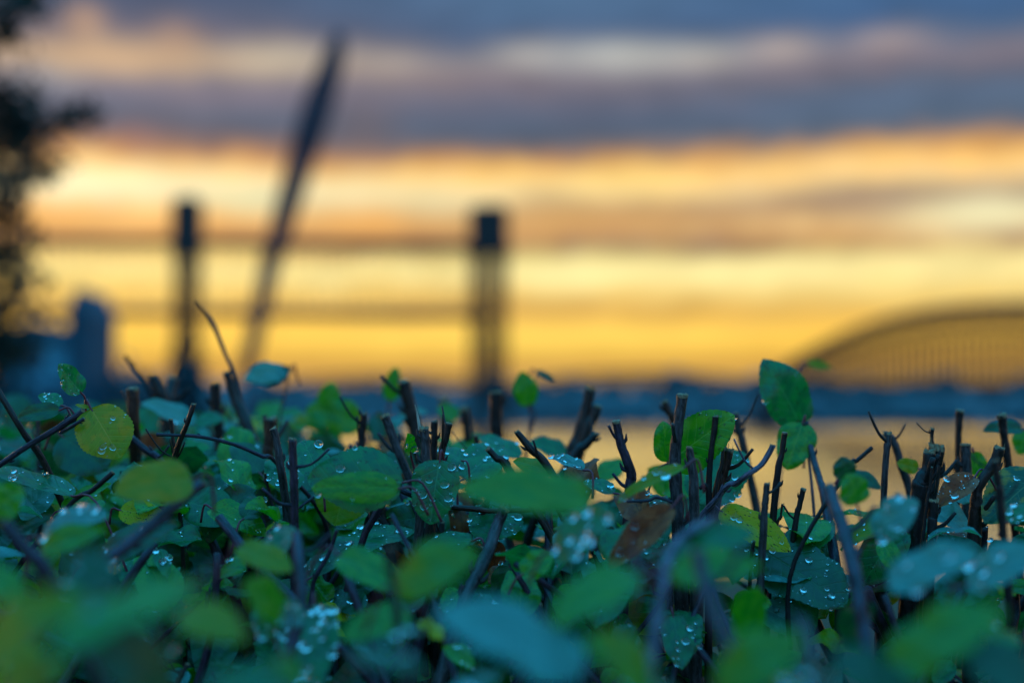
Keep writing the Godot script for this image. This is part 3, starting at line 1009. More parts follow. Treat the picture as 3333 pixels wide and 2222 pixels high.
	stem([[965, 1740, 0.74, 32], [972, 1813, 0.72, 36], [980, 1960, 0.7, 40], [930, 2190, 0.68, 46]], "purple", {"buds": 2})
	stem([[1268, 1780, 0.6, 26], [1274, 1860, 0.6, 28], [1288, 1960, 0.6, 30]], "grey")
	stem([[1400, 1640, 0.92, 16], [1402, 1700, 0.92, 20], [1406, 1790, 0.92, 24]], "dark")
	stem([[1438, 1700, 0.94, 18], [1436, 1760, 0.94, 20], [1440, 1830, 0.94, 22]], "grey")
	stem([[862, 1540, 0.93, 9], [872, 1590, 0.93, 10], [884, 1640, 0.93, 11], [902, 1710, 0.93, 12]], "dark", {"name": "twig", "buds": 3})
	stem([[1095, 1725, 0.84, 12], [1070, 1800, 0.84, 14], [1026, 1880, 0.84, 15], [1012, 1960, 0.84, 15]], "purple", {"name": "twig", "cut": false})
	# right
	stem([[1682, 1405, 0.9, 19], [1725, 1458, 0.9, 25], [1800, 1545, 0.9, 26]], "brown", {"ragged": 0.7})
	stem([[1921, 1266, 1.12, 34], [1908, 1340, 1.12, 40], [1890, 1420, 1.12, 54], [1864, 1500, 1.12, 60]], "brown", {"ragged": 1.1})
	stem([[1948, 1322, 1.11, 26], [1932, 1360, 1.11, 30], [1908, 1410, 1.11, 34]], "brown", {"ragged": 0.6})
	stem([[1941, 1412, 1.04, 24], [1905, 1450, 1.04, 28], [1866, 1490, 1.04, 30]], "dark")
	stem([[2006, 1371, 0.92, 27], [2014, 1410, 0.92, 25], [2024, 1455, 0.92, 30], [2055, 1544, 0.92, 34], [2048, 1620, 0.92, 34]], "purple", {"buds": 2, "ragged": 0.3})
	stem([[2222, 1286, 0.9, 38], [2212, 1360, 0.9, 34], [2200, 1450, 0.9, 36], [2197, 1520, 0.9, 42], [2202, 1600, 0.9, 42], [2208, 1710, 0.9, 44]], "grey", {"ragged": 0.4, "buds": 2, "label": "tall dark cut stem crossing the veined green leaf"})
	stem([[2163, 1308, 1.08, 24], [2176, 1336, 1.08, 26], [2200, 1390, 1.08, 28]], "red", {"ragged": 0.8})
	stem([[2330, 1356, 0.9, 20], [2326, 1400, 0.9, 21], [2318, 1450, 0.9, 18], [2309, 1552, 0.9, 20], [2308, 1665, 0.9, 22]], "dark", {"ragged": 0.7})
	stem([[2277, 1590, 0.9, 12], [2300, 1580, 0.9, 18], [2310, 1620, 0.9, 18]], "dark", {"cut": false, "down": false})
	stem([[2245, 1458, 0.88, 22], [2250, 1500, 0.88, 28], [2258, 1559, 0.88, 30], [2260, 1684, 0.88, 34]], "grey", {"ragged": 0.9})
	stem([[2372, 1466, 0.91, 34], [2358, 1530, 0.91, 32], [2333, 1620, 0.91, 36]], "red", {"ragged": 1.6, "label": "split brown stem end showing torn orange wood"})
	stem([[2354, 1456, 0.9, 9], [2350, 1510, 0.9, 13], [2330, 1600, 0.9, 14]], "brown", {"ragged": 0.6})
	stem([[2392, 1346, 1.06, 24], [2404, 1400, 1.06, 24], [2424, 1470, 1.06, 26]], "grey")
	stem([[2517, 1448, 0.87, 20], [2483, 1508, 0.87, 18], [2440, 1540, 0.87, 19], [2398, 1573, 0.88, 20], [2348, 1604, 0.89, 20]], "pale", {"name": "twig", "buds": 2, "ragged": 0.2})
	stem([[2040, 1632, 0.87, 10], [2110, 1628, 0.87, 11], [2140, 1618, 0.87, 12], [2190, 1634, 0.87, 11]], "purple", {"name": "twig", "cut": false, "down": false})
	stem([[2555, 1408, 0.9, 19], [2546, 1470, 0.9, 18], [2533, 1535, 0.9, 22], [2516, 1705, 0.9, 24]], "dark", {"ragged": 0.3, "buds": 2})
	stem([[2620, 1376, 1.0, 26], [2632, 1420, 1.0, 20], [2649, 1494, 0.98, 21], [2668, 1560, 0.96, 24], [2688, 1640, 0.94, 30]], "purple", {"cut": false, "buds": 2})
	stem([[2700, 1590, 0.76, 40], [2722, 1660, 0.74, 44], [2750, 1740, 0.72, 50], [2801, 1967, 0.68, 48]], "purple")
	stem([[2896, 1412, 0.92, 16], [2889, 1450, 0.92, 24], [2883, 1515, 0.92, 21], [2877, 1640, 0.92, 22]], "grey", {"ragged": 1.6})
	stem([[2880, 1412, 1.0, 18], [2908, 1432, 1.0, 24], [2935, 1515, 1.0, 25], [2966, 1618, 1.0, 28]], "grey", {"ragged": 1.0})
	stem([[3036, 1397, 0.94, 14], [3034, 1430, 0.94, 12], [3036, 1470, 0.94, 14]], "dark", {"ragged": 1.6, "down": false})
	stem([[3050, 1456, 0.94, 52], [3052, 1500, 0.94, 40], [3040, 1560, 0.94, 40]], "dark", {"ragged": 1.2})
	stem([[3026, 1474, 0.9, 38], [3020, 1530, 0.9, 46], [3000, 1570, 0.9, 54], [2992, 1625, 0.9, 58]], "dark", {"ragged": 1.5, "buds": 3, "label": "thick dark stump with pale split wood at its top"})
	stem([[3126, 1336, 1.03, 27], [3122, 1400, 1.03, 22], [3120, 1480, 1.03, 20], [3118, 1560, 1.03, 22]], "dark")
	stem([[3144, 1445, 0.96, 34], [3145, 1500, 0.96, 35], [3148, 1580, 0.96, 36]], "grey", {"ragged": 0.1, "label": "thick grey stem with a clean pale cut top"})
	stem([[3262, 1352, 1.0, 32], [3268, 1400, 1.0, 26], [3274, 1450, 1.0, 26], [3286, 1540, 1.0, 28]], "dark", {"ragged": 0.7})
	stem([[3254, 1460, 0.9, 34], [3236, 1510, 0.9, 36], [3186, 1585, 0.9, 34], [3178, 1640, 0.9, 40], [3174, 1710, 0.9, 44]], "brown", {"ragged": 1.0, "buds": 2})
	stem([[3040, 1630, 0.88, 34], [3038, 1680, 0.88, 32], [3034, 1730, 0.88, 33]], "dark", {"ragged": 0.9})
	stem([[3035, 1520, 0.88, 8], [3028, 1590, 0.88, 10], [3016, 1660, 0.88, 11]], "dark", {"name": "twig"})
	stem([[2616, 1592, 0.9, 19], [2602, 1650, 0.9, 18], [2590, 1708, 0.9, 19]], "dark")
	stem([[2498, 1574, 0.86, 18], [2492, 1630, 0.86, 23], [2487, 1695, 0.86, 24]], "grey", {"ragged": 0.8})
	stem([[3240, 1500, 0.76, 24], [3250, 1570, 0.76, 24], [3258, 1640, 0.76, 26]], "dark")
	stem([[2840, 1456, 0.86, 14], [2790, 1500, 0.86, 14], [2760, 1530, 0.86, 14]], "dark", {"name": "twig", "cut": false})
	stem([[2862, 1780, 0.9, 34], [2866, 1860, 0.9, 36], [2868, 1960, 0.9, 38]], "dark")
	stem([[2330, 1690, 0.66, 26], [2260, 1720, 0.64, 29], [2190, 1790, 0.62, 33], [2160, 1900, 0.6, 36]], "pale", {"buds": 1})
	stem([[2270, 1800, 0.56, 40], [2310, 1950, 0.54, 50], [2400, 2200, 0.5, 60]], "purple")
	stem([[2610, 2020, 0.56, 40], [2640, 2120, 0.54, 46], [2650, 2260, 0.52, 50]], "grey")
	stem([[610, 2160, 0.8, 14], [590, 2200, 0.8, 16], [570, 2260, 0.8, 18]], "grey")
	stem([[1810, 1650, 0.9, 10], [1830, 1690, 0.9, 12], [1850, 1740, 0.9, 13]], "brown", {"name": "twig"})
	stem([[2455, 1760, 0.87, 10], [2450, 1790, 0.87, 11], [2446, 1830, 0.87, 12]], "dark", {"name": "twig", "buds": 2})
	stem([[2547, 1640, 0.9, 7], [2540, 1690, 0.9, 8], [2526, 1720, 0.9, 9]], "red", {"name": "twig", "buds": 3})


	# thin shoots that carry the leaves standing clear of the hedge
	for a in [[[1722, 1316, 1.2, 5], [1742, 1348, 1.2, 6], [1716, 1430, 1.2, 8], [1706, 1500, 1.2, 9]], [[1748, 1210, 1.22, 4], [1736, 1262, 1.21, 5], [1728, 1330, 1.2, 6]], [[1268, 1300, 1.26, 5], [1262, 1350, 1.26, 6], [1250, 1430, 1.26, 8]], [[936, 1202, 1.22, 5], [930, 1270, 1.22, 6], [905, 1390, 1.22, 9]], [[2630, 1182, 1.25, 4], [2600, 1215, 1.24, 6], [2590, 1290, 1.22, 7], [2560, 1420, 1.2, 9]], [[1176, 1374, 1.26, 5], [1190, 1420, 1.26, 7], [1200, 1480, 1.26, 8]], [[2604, 1372, 1.03, 7], [2622, 1400, 1.01, 8], [2628, 1440, 1.0, 9]], [[1062, 1378, 1.26, 5], [1072, 1430, 1.26, 7], [1076, 1490, 1.26, 8]]]:
		stem(a, "purple", {"name": "shoot", "cut": false})


func splinter() -> void:
	var p := [at(1366, 1400, 0.9), at(1362, 1372, 0.9), at(1357, 1345, 0.9), at(1350, 1316, 0.898)]
	obj("splinter", tube(p, [0.0011, 0.0009, 0.0005, 0.0001], 6, 4, 0.1), mat(Color(0.5, 0.46, 0.38), 0.7, "pale fibre"), hedge)


func leaves() -> void:
	# left, about the plane of focus
	leaf([264, 1280, 0.90, 190, 1184, 0.89], 84, 15, 0, {"fold": 0.35, "curl": -0.5, "wave": 0.12, "drops": 7, "dew": 8, "twist": 0.5, "label": "small twisted blue-green leaf standing up with drops on it"})
	leaf([193, 1335, 0.90, 55, 1362, 0.90], 66, 25, 5, {"fold": 0.3, "curl": 0.9, "wave": 0.04, "label": "dark green leaf curled downwards at the left"})
	leaf([200, 1320, 0.91, 126, 1288, 0.92], 58, 35, 0, {"fold": 0.4, "curl": 0.4, "drops": 3, "dew": 8})
	leaf([295, 1330, 0.90, 392, 1492, 0.89], 186, 8, 2, {"fold": 0.12, "curl": 0.4, "wave": 0.035, "drops": 5, "dew": 6, "label": "yellow-green veined leaf hanging from the purple twig at left"})
	leaf([290, 1328, 0.90, 243, 1318, 0.90], 22, 50, 2, {"stalk": false})
	leaf([236, 1615, 0.88, -60, 1530, 0.95], 118, 62, 0, {"curl": 0.3, "drops": 9, "dew": 16})
	leaf([-20, 1660, 0.72, 75, 1590, 0.72], 130, 20, 1, {"curl": 0.8})
	leaf([200, 1420, 1.00, 350, 1530, 1.00], 190, 20, 5, {"curl": 0.3})
	leaf([230, 1425, 1.02, 170, 1545, 1.03], 150, 30, 5, {"curl": 0.3})
	leaf([640, 1378, 1.13, 458, 1312, 1.12], 92, 48, 7, {"curl": 0.5, "drops": 2})
	leaf([720, 1350, 1.14, 640, 1392, 1.12], 70, 45, 0, {"curl": 0.6})
	leaf([625, 1560, 0.72, 370, 1600, 0.70], 165, 25, 2, {"curl": 0.6, "wave": 0.06, "label": "blurred yellow-green leaf tip in front of the stems at left"})
	leaf([200, 1660, 0.90, 362, 1572, 0.91], 74, 50, 1, {"fold": 0.45, "curl": 0.2})
	leaf([688, 1655, 0.90, 866, 1745, 0.88], 120, 32, 1, {"fold": 0.5, "curl": 0.4, "drops": 2})
	leaf([790, 1690, 0.87, 850, 1620, 0.90], 80, 10, 5, {"curl": 0.5})
	leaf([130, 1745, 0.74, 350, 1680, 0.72], 150, 55, 7, {"curl": 0.5, "drops": 5, "big": 1.4})
	leaf([130, 1790, 0.69, 345, 1726, 0.68], 100, 30, 1, {"curl": 0.6, "fold": 0.3})
	leaf([386, 1660, 0.90, 545, 1690, 0.89], 90, 20, 3, {"curl": 0.4, "label": "yellow leaf dotted with black spots low at the left"})
	leaf([300, 1830, 0.80, 590, 1710, 0.78], 150, 50, 5, {"curl": 0.4, "drops": 6})
	leaf([214, 1838, 0.90, 262, 1900, 0.90], 44, 10, 0, {"drops": 3, "dew": 4})
	leaf([470, 1900, 0.86, 390, 1830, 0.87], 110, 35, 0, {"wave": 0.12, "drops": 4, "dew": 10})
	leaf([510, 1790, 0.85, 545, 1880, 0.84], 60, 15, 0, {"drops": 4, "fold": 0.5})
	# left foreground, far out of focus
	leaf([-60, 2150, 0.43, 290, 1960, 0.40], 250, 40, 1, {"curl": 0.7})
	leaf([640, 1900, 0.47, 150, 2160, 0.41], 210, 52, 1, {"curl": 0.5, "label": "large blurred green leaf slanting across the lower left corner"})
	leaf([560, 2260, 0.45, 250, 2040, 0.43], 240, 30, 5, {"curl": 0.4})
	leaf([20, 2090, 0.45, 330, 1990, 0.43], 150, 62, 7, {"curl": 0.5})
	leaf([590, 1990, 0.52, 815, 2090, 0.50], 150, 30, 2, {"curl": 0.5, "label": "blurred yellow leaf near the bottom at left of centre"})
	leaf([-30, 2300, 0.47, 230, 2160, 0.45], 200, 45, 2, {"curl": 0.5})
	leaf([60, 1960, 0.55, -60, 1840, 0.55], 140, 40, 1, {"curl": 0.5, "drops": 2})
	# middle
	leaf([1312, 1570, 0.85, 1000, 1560, 0.85], 210, 14, 0, {"fold": 0.08, "curl": 0.9, "wave": 0.02, "drops": 3, "dew": 6, "label": "big arched blue-green leaf left of the grey cut stem"})
	leaf([1300, 1590, 0.82, 1012, 1590, 0.82], 104, 10, 1, {"fold": 0.1, "curl": 0.9, "wave": 0.02, "drops": 2})
	leaf([1040, 1560, 0.90, 985, 1432, 0.92], 110, 15, 0, {"curl": 0.5, "drops": 2})
	leaf([950, 1600, 0.93, 880, 1490, 0.95], 130, 35, 0, {"curl": 0.4, "drops": 6, "dew": 10, "big": 1.2})
	leaf([845, 1540, 0.98, 760, 1440, 1.00], 110, 30, 5, {"curl": 0.3})
	leaf([1336, 1474, 0.92, 1326, 1410, 0.90], 66, 40, 1, {"fold": 0.7, "curl": -0.7, "drops": 5, "dew": 8, "label": "small cupped green leaf with a pointed tip beside the grey stem"})
	leaf([1130, 1570, 0.95, 1090, 1712, 0.94], 170, 10, 2, {"curl": 0.3, "wave": 0.05, "label": "yellow-green leaf hanging below the big arched leaf"})
	leaf([1155, 1575, 0.92, 1098, 1622, 0.92], 40, 20, 2, {"fold": 0.6, "curl": 0.7})
	leaf([1432, 1496, 0.88, 1400, 1708, 0.87], 168, 12, 0, {"fold": 0.3, "curl": 0.3, "wave": 0.04, "drops": 14, "dew": 10, "big": 1.5, "label": "blue-green leaf hung with large water drops right of the grey stem"})
	leaf([1505, 1500, 0.93, 1425, 1462, 0.95], 80, 50, 0, {"curl": 0.5, "drops": 5})
	leaf([1510, 1560, 0.94, 1640, 1450, 0.98], 150, 28, 0, {"curl": 0.4, "drops": 9, "dew": 14})
	leaf([1930, 1625, 0.60, 1490, 1590, 0.60], 165, 25, 1, {"curl": 0.6, "fold": 0.2, "label": "large blurred green leaf lying across the middle of the hedge"})
	leaf([1640, 1650, 0.93, 1570, 1772, 0.91], 190, 25, 0, {"curl": 0.3, "wave": 0.05, "drops": 16, "dew": 24, "label": "serrated blue-green leaf covered in drops below the red twig"})
	leaf([1090, 1790, 0.90, 1350, 1725, 0.93], 150, 58, 0, {"curl": 0.3, "drops": 9, "dew": 10, "big": 1.2})
	leaf([1010, 1880, 0.86, 1150, 1760, 0.88], 150, 60, 5, {"curl": 0.3, "drops": 6, "dew": 14})
	leaf([1105, 1808, 0.73, 1330, 1930, 0.70], 130, 22, 1, {"curl": 0.5, "fold": 0.3})
	leaf([1290, 1910, 0.57, 1560, 1800, 0.55], 190, 30, 1, {"curl": 0.6, "label": "blurred olive-green leaf below the middle of the hedge"})
	leaf([1330, 1990, 0.62, 1110, 2080, 0.60], 120, 26, 1, {"curl": 0.5})
	leaf([1020, 1975, 0.74, 1010, 2270, 0.68], 205, 22, 0, {"curl": 0.4, "drops": 22, "dew": 10, "big": 2.0, "label": "blurred blue leaf with big round drops near the bottom"})
	leaf([1900, 2190, 0.49, 1410, 1990, 0.49], 330, 52, 7, {"curl": 0.5, "label": "large blurred leaf with painted pale blue sky sheen at the bottom centre"})
	leaf([1180, 1985, 0.86, 1085, 1930, 0.88], 110, 30, 5, {"drops": 3})
	leaf([1115, 1945, 0.88, 1230, 1890, 0.88], 100, 40, 5, {"curl": 0.3, "dew": 8})
	leaf([860, 1830, 0.78, 960, 1720, 0.76], 120, 40, 7, {"drops": 5, "big": 1.6})
	leaf([780, 1780, 0.70, 950, 1860, 0.68], 110, 30, 2, {"curl": 0.4})
	leaf([920, 1990, 0.60, 790, 1900, 0.58], 150, 30, 1, {"curl": 0.4})
	leaf([890, 2080, 0.70, 830, 1960, 0.70], 130, 40, 0, {"curl": 0.4, "drops": 6, "big": 1.5})
	leaf([1650, 1850, 0.92, 1590, 1900, 0.90], 70, 15, 4, {"curl": 0.5})
	leaf([1620, 1760, 0.94, 1605, 1880, 0.94], 70, 10, 4, {"curl": 0.4, "label": "dead brown leaf hanging in the dark gap below the middle"})
	leaf([1660, 1840, 0.88, 1618, 1960, 0.88], 90, 15, 5, {"fold": 0.5, "curl": 0.5})
	leaf([1700, 1870, 0.80, 1800, 1800, 0.80], 100, 25, 1, {"curl": 0.4})
	leaf([1640, 1990, 0.88, 1548, 1930, 0.90], 56, 60, 0, {"wave": 0.15, "dew": 16, "drops": 3})
	leaf([1500, 1920, 0.86, 1440, 1990, 0.85], 80, 20, 1, {"drops": 2})
	leaf([1540, 1760, 0.86, 1360, 1790, 0.88], 90, 45, 0, {"curl": 0.5, "drops": 4})
	leaf([1545, 2030, 0.90, 1610, 2090, 0.90], 60, 50, 0, {"dew": 10, "drops": 3})
	# behind the plane of focus, against the water
	leaf([1175, 1375, 1.26, 995, 1330, 1.24], 120, 15, 1, {"curl": 0.6, "wave": 0.1, "label": "blurred bright green leaf behind the cut stems left of centre"})
	leaf([1060, 1380, 1.26, 1080, 1240, 1.26], 90, 10, 1, {"curl": 0.5})
	leaf([1268, 1305, 1.26, 1290, 1192, 1.26], 60, 10, 1, {"curl": 0.4, "label": "upright dark green leaf behind the thick brown stump"})
	leaf([1720, 1322, 1.20, 1698, 1208, 1.20], 84, 8, 1, {"curl": 0.5, "label": "rounded green leaf standing alone against the far shore"})
	leaf([1745, 1208, 1.22, 1806, 1238, 1.22], 26, 30, 5, {"curl": 0.6})
	leaf([930, 1205, 1.22, 792, 1235, 1.20], 84, 28, 7, {"curl": 0.6, "wave": 0.1})
	leaf([945, 1195, 1.22, 860, 1255, 1.22], 50, 20, 5, {"curl": 0.4})
	leaf([1490, 1360, 1.28, 1425, 1325, 1.28], 66, 30, 1, {"curl": 0.4})
	leaf([1845, 1475, 1.10, 1720, 1440, 1.10], 80, 40, 0, {"curl": 0.5})
	leaf([1690, 1490, 1.02, 1560, 1420, 1.05], 90, 50, 0, {"curl": 0.4, "drops": 3})
	# right of the middle
	leaf([1800, 1545, 0.90, 1672, 1500, 0.92], 74, 40, 2, {"curl": 0.5})
	leaf([1900, 1530, 0.90, 1788, 1490, 0.92], 66, 52, 7, {"fold": 0.5, "curl": 0.4, "drops": 6, "dew": 16})
	leaf([2000, 1606, 0.90, 1900, 1568, 0.92], 62, 45, 0, {"curl": 0.7, "drops": 5, "dew": 10})
	leaf([1950, 1560, 1.08, 2030, 1500, 1.10], 80, 25, 1, {"curl": 0.5})
	leaf([1800, 1790, 0.68, 2010, 1675, 0.66], 190, 45, 0, {"curl": 0.4, "drops": 9, "big": 2.2, "label": "blurred blue-green leaf with bright drops right of the middle"})
	leaf([2192, 1646, 0.79, 1982, 1850, 0.78], 124, 18, 4, {"fold": 0.55, "curl": 0.3, "drops": 4, "label": "rust-brown folded leaf slanting below the tall dark stem"})
	leaf([2178, 1506, 0.92, 2392, 1350, 0.90], 176, 10, 1, {"fold": 0.15, "curl": 0.7, "wave": 0.03, "drops": 3, "dew": 4, "label": "veined green leaf behind the tall dark stem, a drop at its tip"})
	leaf([2174, 1504, 0.93, 2158, 1370, 0.93], 84, 5, 1, {"fold": 0.1, "curl": 0.5})
	leaf([2230, 1520, 0.81, 2008, 1640, 0.80], 62, 40, 2, {"fold": 0.5, "curl": 0.6, "drops": 5, "big": 1.5, "label": "thin olive leaf edge beaded with blurred drops"})
	leaf([2265, 1640, 0.95, 2425, 1470, 0.97], 190, 22, 0, {"curl": 0.35, "drops": 12, "dew": 30, "label": "large blue-green leaf with drops behind the split brown stem"})
	leaf([2345, 1662, 0.90, 2576, 1794, 0.88], 116, 22, 3, {"fold": 0.25, "curl": 0.5, "drops": 7, "dew": 4, "label": "bright yellow leaf lying among the stems right of the middle"})
	leaf([2060, 1860, 0.52, 1800, 2040, 0.50], 190, 38, 1, {"curl": 0.6})
	leaf([2190, 1790, 0.64, 2460, 1740, 0.62], 140, 40, 0, {"curl": 0.5})
	leaf([2180, 1860, 0.58, 2480, 1850, 0.56], 150, 30, 1, {"curl": 0.5})
	leaf([2120, 2210, 0.48, 1900, 2090, 0.46], 210, 40, 1, {"curl": 0.5})
	leaf([2190, 2000, 0.84, 2220, 2180, 0.82], 110, 20, 0, {"drops": 6, "big": 1.6})
	leaf([2010, 2000, 0.88, 2030, 2070, 0.88], 80, 30, 0, {"drops": 4, "fold": 0.5})
	leaf([2060, 2120, 0.80, 2000, 2040, 0.80], 120, 30, 5, {"curl": 0.4, "drops": 3})
	# right
	leaf([2600, 1372, 1.03, 2484, 1166, 1.02], 166, 10, 0, {"fold": 0.3, "curl": 0.9, "twist": 0.5, "wave": 0.15, "drops": 4, "label": "tall blurred green leaf standing highest at the right"})
	leaf([2614, 1374, 1.00, 2562, 1530, 0.99], 128, 8, 1, {"fold": 0.15, "curl": 0.4})
	leaf([2626, 1180, 1.25, 2706, 1196, 1.25], 34, 20, 2, {"curl": 0.4})
	leaf([2752, 1560, 0.80, 2742, 1484, 0.80], 84, 20, 5, {"curl": 0.6})
	leaf([2775, 1540, 0.82, 2870, 1590, 0.82], 60, 40, 5, {"curl": 0.5})
	leaf([2790, 1640, 0.76, 2760, 1540, 0.76], 120, 30, 1, {"curl": 0.5})
	leaf([2990, 1525, 0.98, 2920, 1505, 0.98], 52, 15, 2, {"curl": 0.4})
	leaf([3174, 1552, 0.90, 3046, 1655, 0.88], 104, 22, 4, {"fold": 0.6, "curl": 0.3, "wave": 0.03, "drops": 6, "dew": 14, "label": "red-brown folded leaf hanging beside the thick stump at right"})
	leaf([3390, 1540, 0.92, 3206, 1706, 0.89], 190, 18, 6, {"fold": 0.2, "curl": 0.35, "wave": 0.05, "drops": 6, "dew": 8, "label": "green leaf with a yellow and brown rim at the right edge"})
	leaf([3170, 1470, 1.00, 3196, 1560, 1.00], 64, 10, 1, {"curl": 0.4})
	leaf([3330, 1400, 1.04, 3200, 1404, 1.04], 60, 35, 5, {"fold": 0.4, "curl": 0.9})
	leaf([3350, 1400, 1.06, 3320, 1480, 1.06], 80, 20, 1, {"curl": 0.5})
	leaf([2850, 1740, 0.73, 2990, 1630, 0.72], 150, 35, 7, {"curl": 0.5, "drops": 9, "big": 1.8})
	leaf([2560, 1820, 0.90, 2710, 1690, 0.93], 150, 40, 0, {"curl": 0.3, "drops": 6, "dew": 10})
	leaf([2480, 1790, 0.90, 2755, 1975, 0.86], 260, 35, 5, {"curl": 0.3, "drops": 16, "dew": 40, "label": "dark leaf sprinkled with fine dew low at the right"})
	leaf([2436, 1955, 0.89, 2632, 2060, 0.87], 120, 30, 7, {"wave": 0.16, "twist": 0.7, "drops": 3, "dew": 12})
	leaf([3150, 1900, 0.66, 3400, 1790, 0.64], 180, 45, 7, {"curl": 0.5, "drops": 5, "big": 1.6, "label": "blurred leaf with painted blue sky sheen at the right edge"})
	leaf([2890, 1900, 0.62, 3190, 1800, 0.60], 190, 45, 7, {"curl": 0.4, "drops": 4, "big": 1.6})
	leaf([2420, 2080, 0.72, 2470, 1910, 0.70], 130, 20, 1, {"curl": 0.4})
	leaf([2740, 2080, 0.70, 2850, 1970, 0.68], 130, 25, 5, {"curl": 0.5})
	leaf([2890, 2010, 0.90, 2820, 1930, 0.90], 100, 30, 2, {"curl": 0.4})
	leaf([2830, 1800, 0.90, 2800, 1920, 0.89], 90, 20, 0, {"drops": 7, "big": 1.2, "fold": 0.5})
	leaf([2900, 2180, 0.49, 3270, 1990, 0.47], 250, 40, 1, {"curl": 0.6, "label": "large blurred green leaf in the lower right corner"})
	leaf([2330, 2230, 0.49, 2620, 2080, 0.47], 220, 35, 1, {"curl": 0.5})
	leaf([3400, 2230, 0.47, 3110, 2130, 0.47], 220, 40, 5, {"curl": 0.5})
	leaf([2960, 2280, 0.47, 2700, 2140, 0.47], 220, 45, 5, {"curl": 0.5})
	leaf([3280, 1700, 0.80, 3380, 1640, 0.80], 90, 50, 0, {"curl": 0.5, "drops": 5})
	hanging_drops()


# drops that hang from leaf tips
func hanging_drops() -> void:
	for a in [[2394, 1361, 0.899, 12], [3068, 1700, 0.88, 9], [3214, 1712, 0.888, 8], [1640, 1752, 0.9, 8]]:
		var o := obj("hanging_drop", drop_mesh, water_mat, hedge)
		var r: float = a[3] * 0.5 * K * a[2]
		o.transform = Transform3D(Basis(Vector3(r, 0, 0), Vector3(0, -r * 1.35, 0), Vector3(0, 0, -r)), at(a[0], a[1], a[2]))


# the rest of the hedge: how far below the lens its clipped top lies, and where its far side ends
func top_at(x: float, d: float) -> float:
	var left := smoothstep(0.04, -0.10, x / d)
	return lerpf(0.052 + 0.004 * smoothstep(0.02, 0.12, x), lerpf(0.062, 0.014, left), smoothstep(0.95, 1.15, d))


func back_at(x: float) -> float:
	return lerpf(1.78, 0.97, smoothstep(-0.55, 0.32, x))


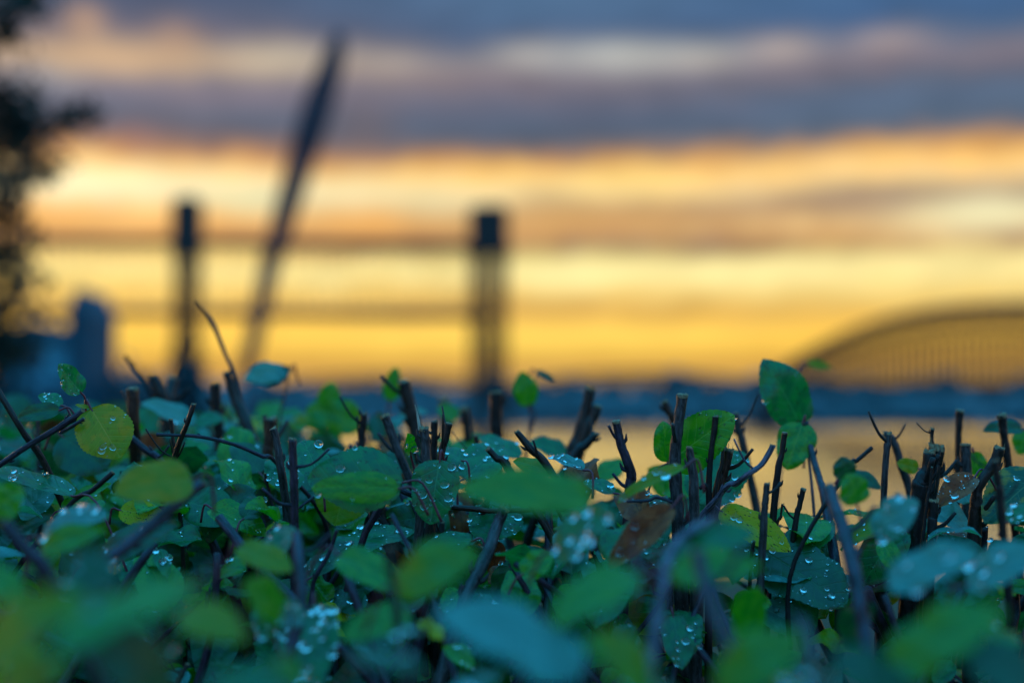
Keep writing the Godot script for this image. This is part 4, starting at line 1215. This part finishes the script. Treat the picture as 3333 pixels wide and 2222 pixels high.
func fill() -> void:
	var protos := []
	for k in 8:
		protos.append(uv_blade(1.0, rng.randf_range(0.62, 0.82), 12, 6, rng.randf_range(0.2, 0.7), rng.randf_range(0.2, 1.5), rng.randf_range(0.05, 0.16), k * 2.3, rng.randf_range(-0.3, 0.3)))
	for q in [[1950, 1470, 9.0, 80], [2060, 1470, 9.0, 50], [2745, 1500, 9.0, 80], [2800, 1560, 9.0, 50], [2720, 1420, 9.0, 60], [2440, 1610, 9.0, 20]]:
		clear.append(q)
	var spots := []
	var tries := 0
	while spots.size() < 3700 and tries < 60000:
		tries += 1
		var near := tries % 80 == 0
		var d := rng.randf_range(0.46, 0.8) if near else rng.randf_range(0.82, 1.8)
		var x := rng.randf_range(-1, 1) * (0.37 * d + 0.16)
		if d > back_at(x) + rng.randf_range(-0.08, 0.03):
			continue
		var deep := 0.32 * pow(rng.randf(), 1.35)
		var y := CAM.y - top_at(x, d) - deep
		if near:
			y = CAM.y - d * K * rng.randf_range(640.0, 1150.0)
			deep = 0.0
		var l := rng.randf_range(0.02, 0.05)
		if near:
			l *= 0.72
		var pos := Vector3(x, y, -d)
		var yaw := rng.randf() * TAU
		var b := Basis(Vector3.UP, yaw) * Basis(Vector3.RIGHT, rng.randf_range(-0.6, 0.8))
		b = Basis(Vector3.RIGHT, rng.randf_range(0.0, 0.9)) * b * Basis(Vector3.BACK, rng.randf_range(-0.7, 0.7))
		var c := cam.transform.affine_inverse() * pos
		var sx := -c.x / c.z / K / 1666.5
		var sy := (c.y / c.z / K) / 1111.0
		var px := 1666.5 + sx * 1666.5
		var py := 1111.0 + sy * 1111.0
		var hides := false
		for q in clear:
			var reach: float = q[3] + 0.3 * l / (d * K)
			if d < q[2] + 0.01 and absf(px - q[0]) < reach and absf(py - q[1]) < reach:
				hides = true
		if hides:
			continue
		var seen := absf(sx) < 1.05 and sy < 1.15
		spots.append({"t": Transform3D(b, pos), "l": l, "p": rng.randi() % 8, "score": (1.0 if seen else 0.0) * l / d / (1.0 + deep * 14.0 + maxf(0.0, d - 0.95) * 3.0), "kind": pick_kind(), "d": d})
	spots.sort_custom(func(p, q): return p.score > q.score)
	var surfaces := []
	for k in 8:
		var st := SurfaceTool.new()
		st.begin(Mesh.PRIMITIVE_TRIANGLES)
		surfaces.append(st)
	var used := {}
	for i in spots.size():
		var s: Dictionary = spots[i]
		if i < 175:
			var o := obj("leaf", protos[s.p], leaf_mats[s.kind], hedge)
			o.transform = s.t.scaled_local(Vector3.ONE * s.l)
			fill_drops(o, protos[s.p], s.l, 5 if s.d < 0.7 else 4)
		else:
			used[s.kind] = true
			surfaces[s.kind].append_from(protos[s.p], 0, s.t.scaled_local(Vector3.ONE * s.l))
	var am := ArrayMesh.new()
	for k in 8:
		if used.has(k):
			surfaces[k].commit(am)
			am.surface_set_material(am.get_surface_count() - 1, leaf_mats[k])
	obj("foliage", am, null, hedge).set_meta("kind", "stuff")
	# twigs inside the hedge, and the main stems down to the ground
	var st := SurfaceTool.new()
	st.begin(Mesh.PRIMITIVE_TRIANGLES)
	var first := 0
	for k in 1000:
		var d := rng.randf_range(0.8, 1.75)
		var x := rng.randf_range(-1, 1) * (0.37 * d + 0.16)
		if d > back_at(x):
			continue
		var p := Vector3(x, CAM.y - top_at(x, d) - rng.randf_range(-0.006, 0.05) - 0.2 * pow(rng.randf(), 2.0), -d)
		var lean := Vector3(rng.randfn(0, 0.55), -1.0, rng.randfn(0, 0.4)).normalized()
		var r := rng.randf_range(0.0009, 0.0034)
		first = add_tube(st, [p, p + lean * 0.05 + Vector3(rng.randfn(0, 0.006), 0, 0), p + lean * 0.11, p + lean * 0.2], [r, r * 1.1, r * 1.25, r * 1.6], 7, 3, 0.08, true, first)
	st.generate_normals()
	obj("inner_twigs", st.commit(), barks["purple"], hedge).set_meta("kind", "stuff")
	for k in 16:
		var d := rng.randf_range(0.85, 1.5)
		var x := rng.randf_range(-0.3, 0.3) * d
		if d < back_at(x) - 0.1:
			var p := Vector3(x, CAM.y - 0.17, -d)
			obj("main_stem", tube([p, p + Vector3(rng.randfn(0, 0.04), -0.4, 0.03), Vector3(p.x * 0.9, -0.05, p.z + 0.05)], [0.006, 0.011, 0.016], 9, 5, 0.06), barks["brown"], hedge)


func pick_kind() -> int:
	var r := rng.randf()
	return 0 if r < 0.27 else 1 if r < 0.49 else 5 if r < 0.76 else 7 if r < 0.88 else 2 if r < 0.94 else 6 if r < 0.95 else 4 if r < 0.985 else 3


func fill_drops(o: MeshInstance3D, mesh: ArrayMesh, l: float, count: int) -> void:
	var a := mesh.surface_get_arrays(0)
	var v: PackedVector3Array = a[Mesh.ARRAY_VERTEX]
	var n: PackedVector3Array = a[Mesh.ARRAY_NORMAL]
	var st := SurfaceTool.new()
	st.begin(Mesh.PRIMITIVE_TRIANGLES)
	for k in count + rng.randi() % 5:
		var i := rng.randi_range(8, v.size() - 9)
		var up := n[i]
		if (o.basis * up).y < 0:
			up = -up
		var r := (0.0005 + 0.0015 * pow(rng.randf(), 2.0)) / l
		var x := up.cross(Vector3(0.2, 0.1, 1)).normalized()
		st.append_from(drop_mesh, 0, Transform3D(Basis(x, up, x.cross(up)).scaled_local(Vector3.ONE * r), v[i] + up * r * 0.37))
	obj("water_drops", st.commit(), water_mat, o).set_meta("kind", "stuff")
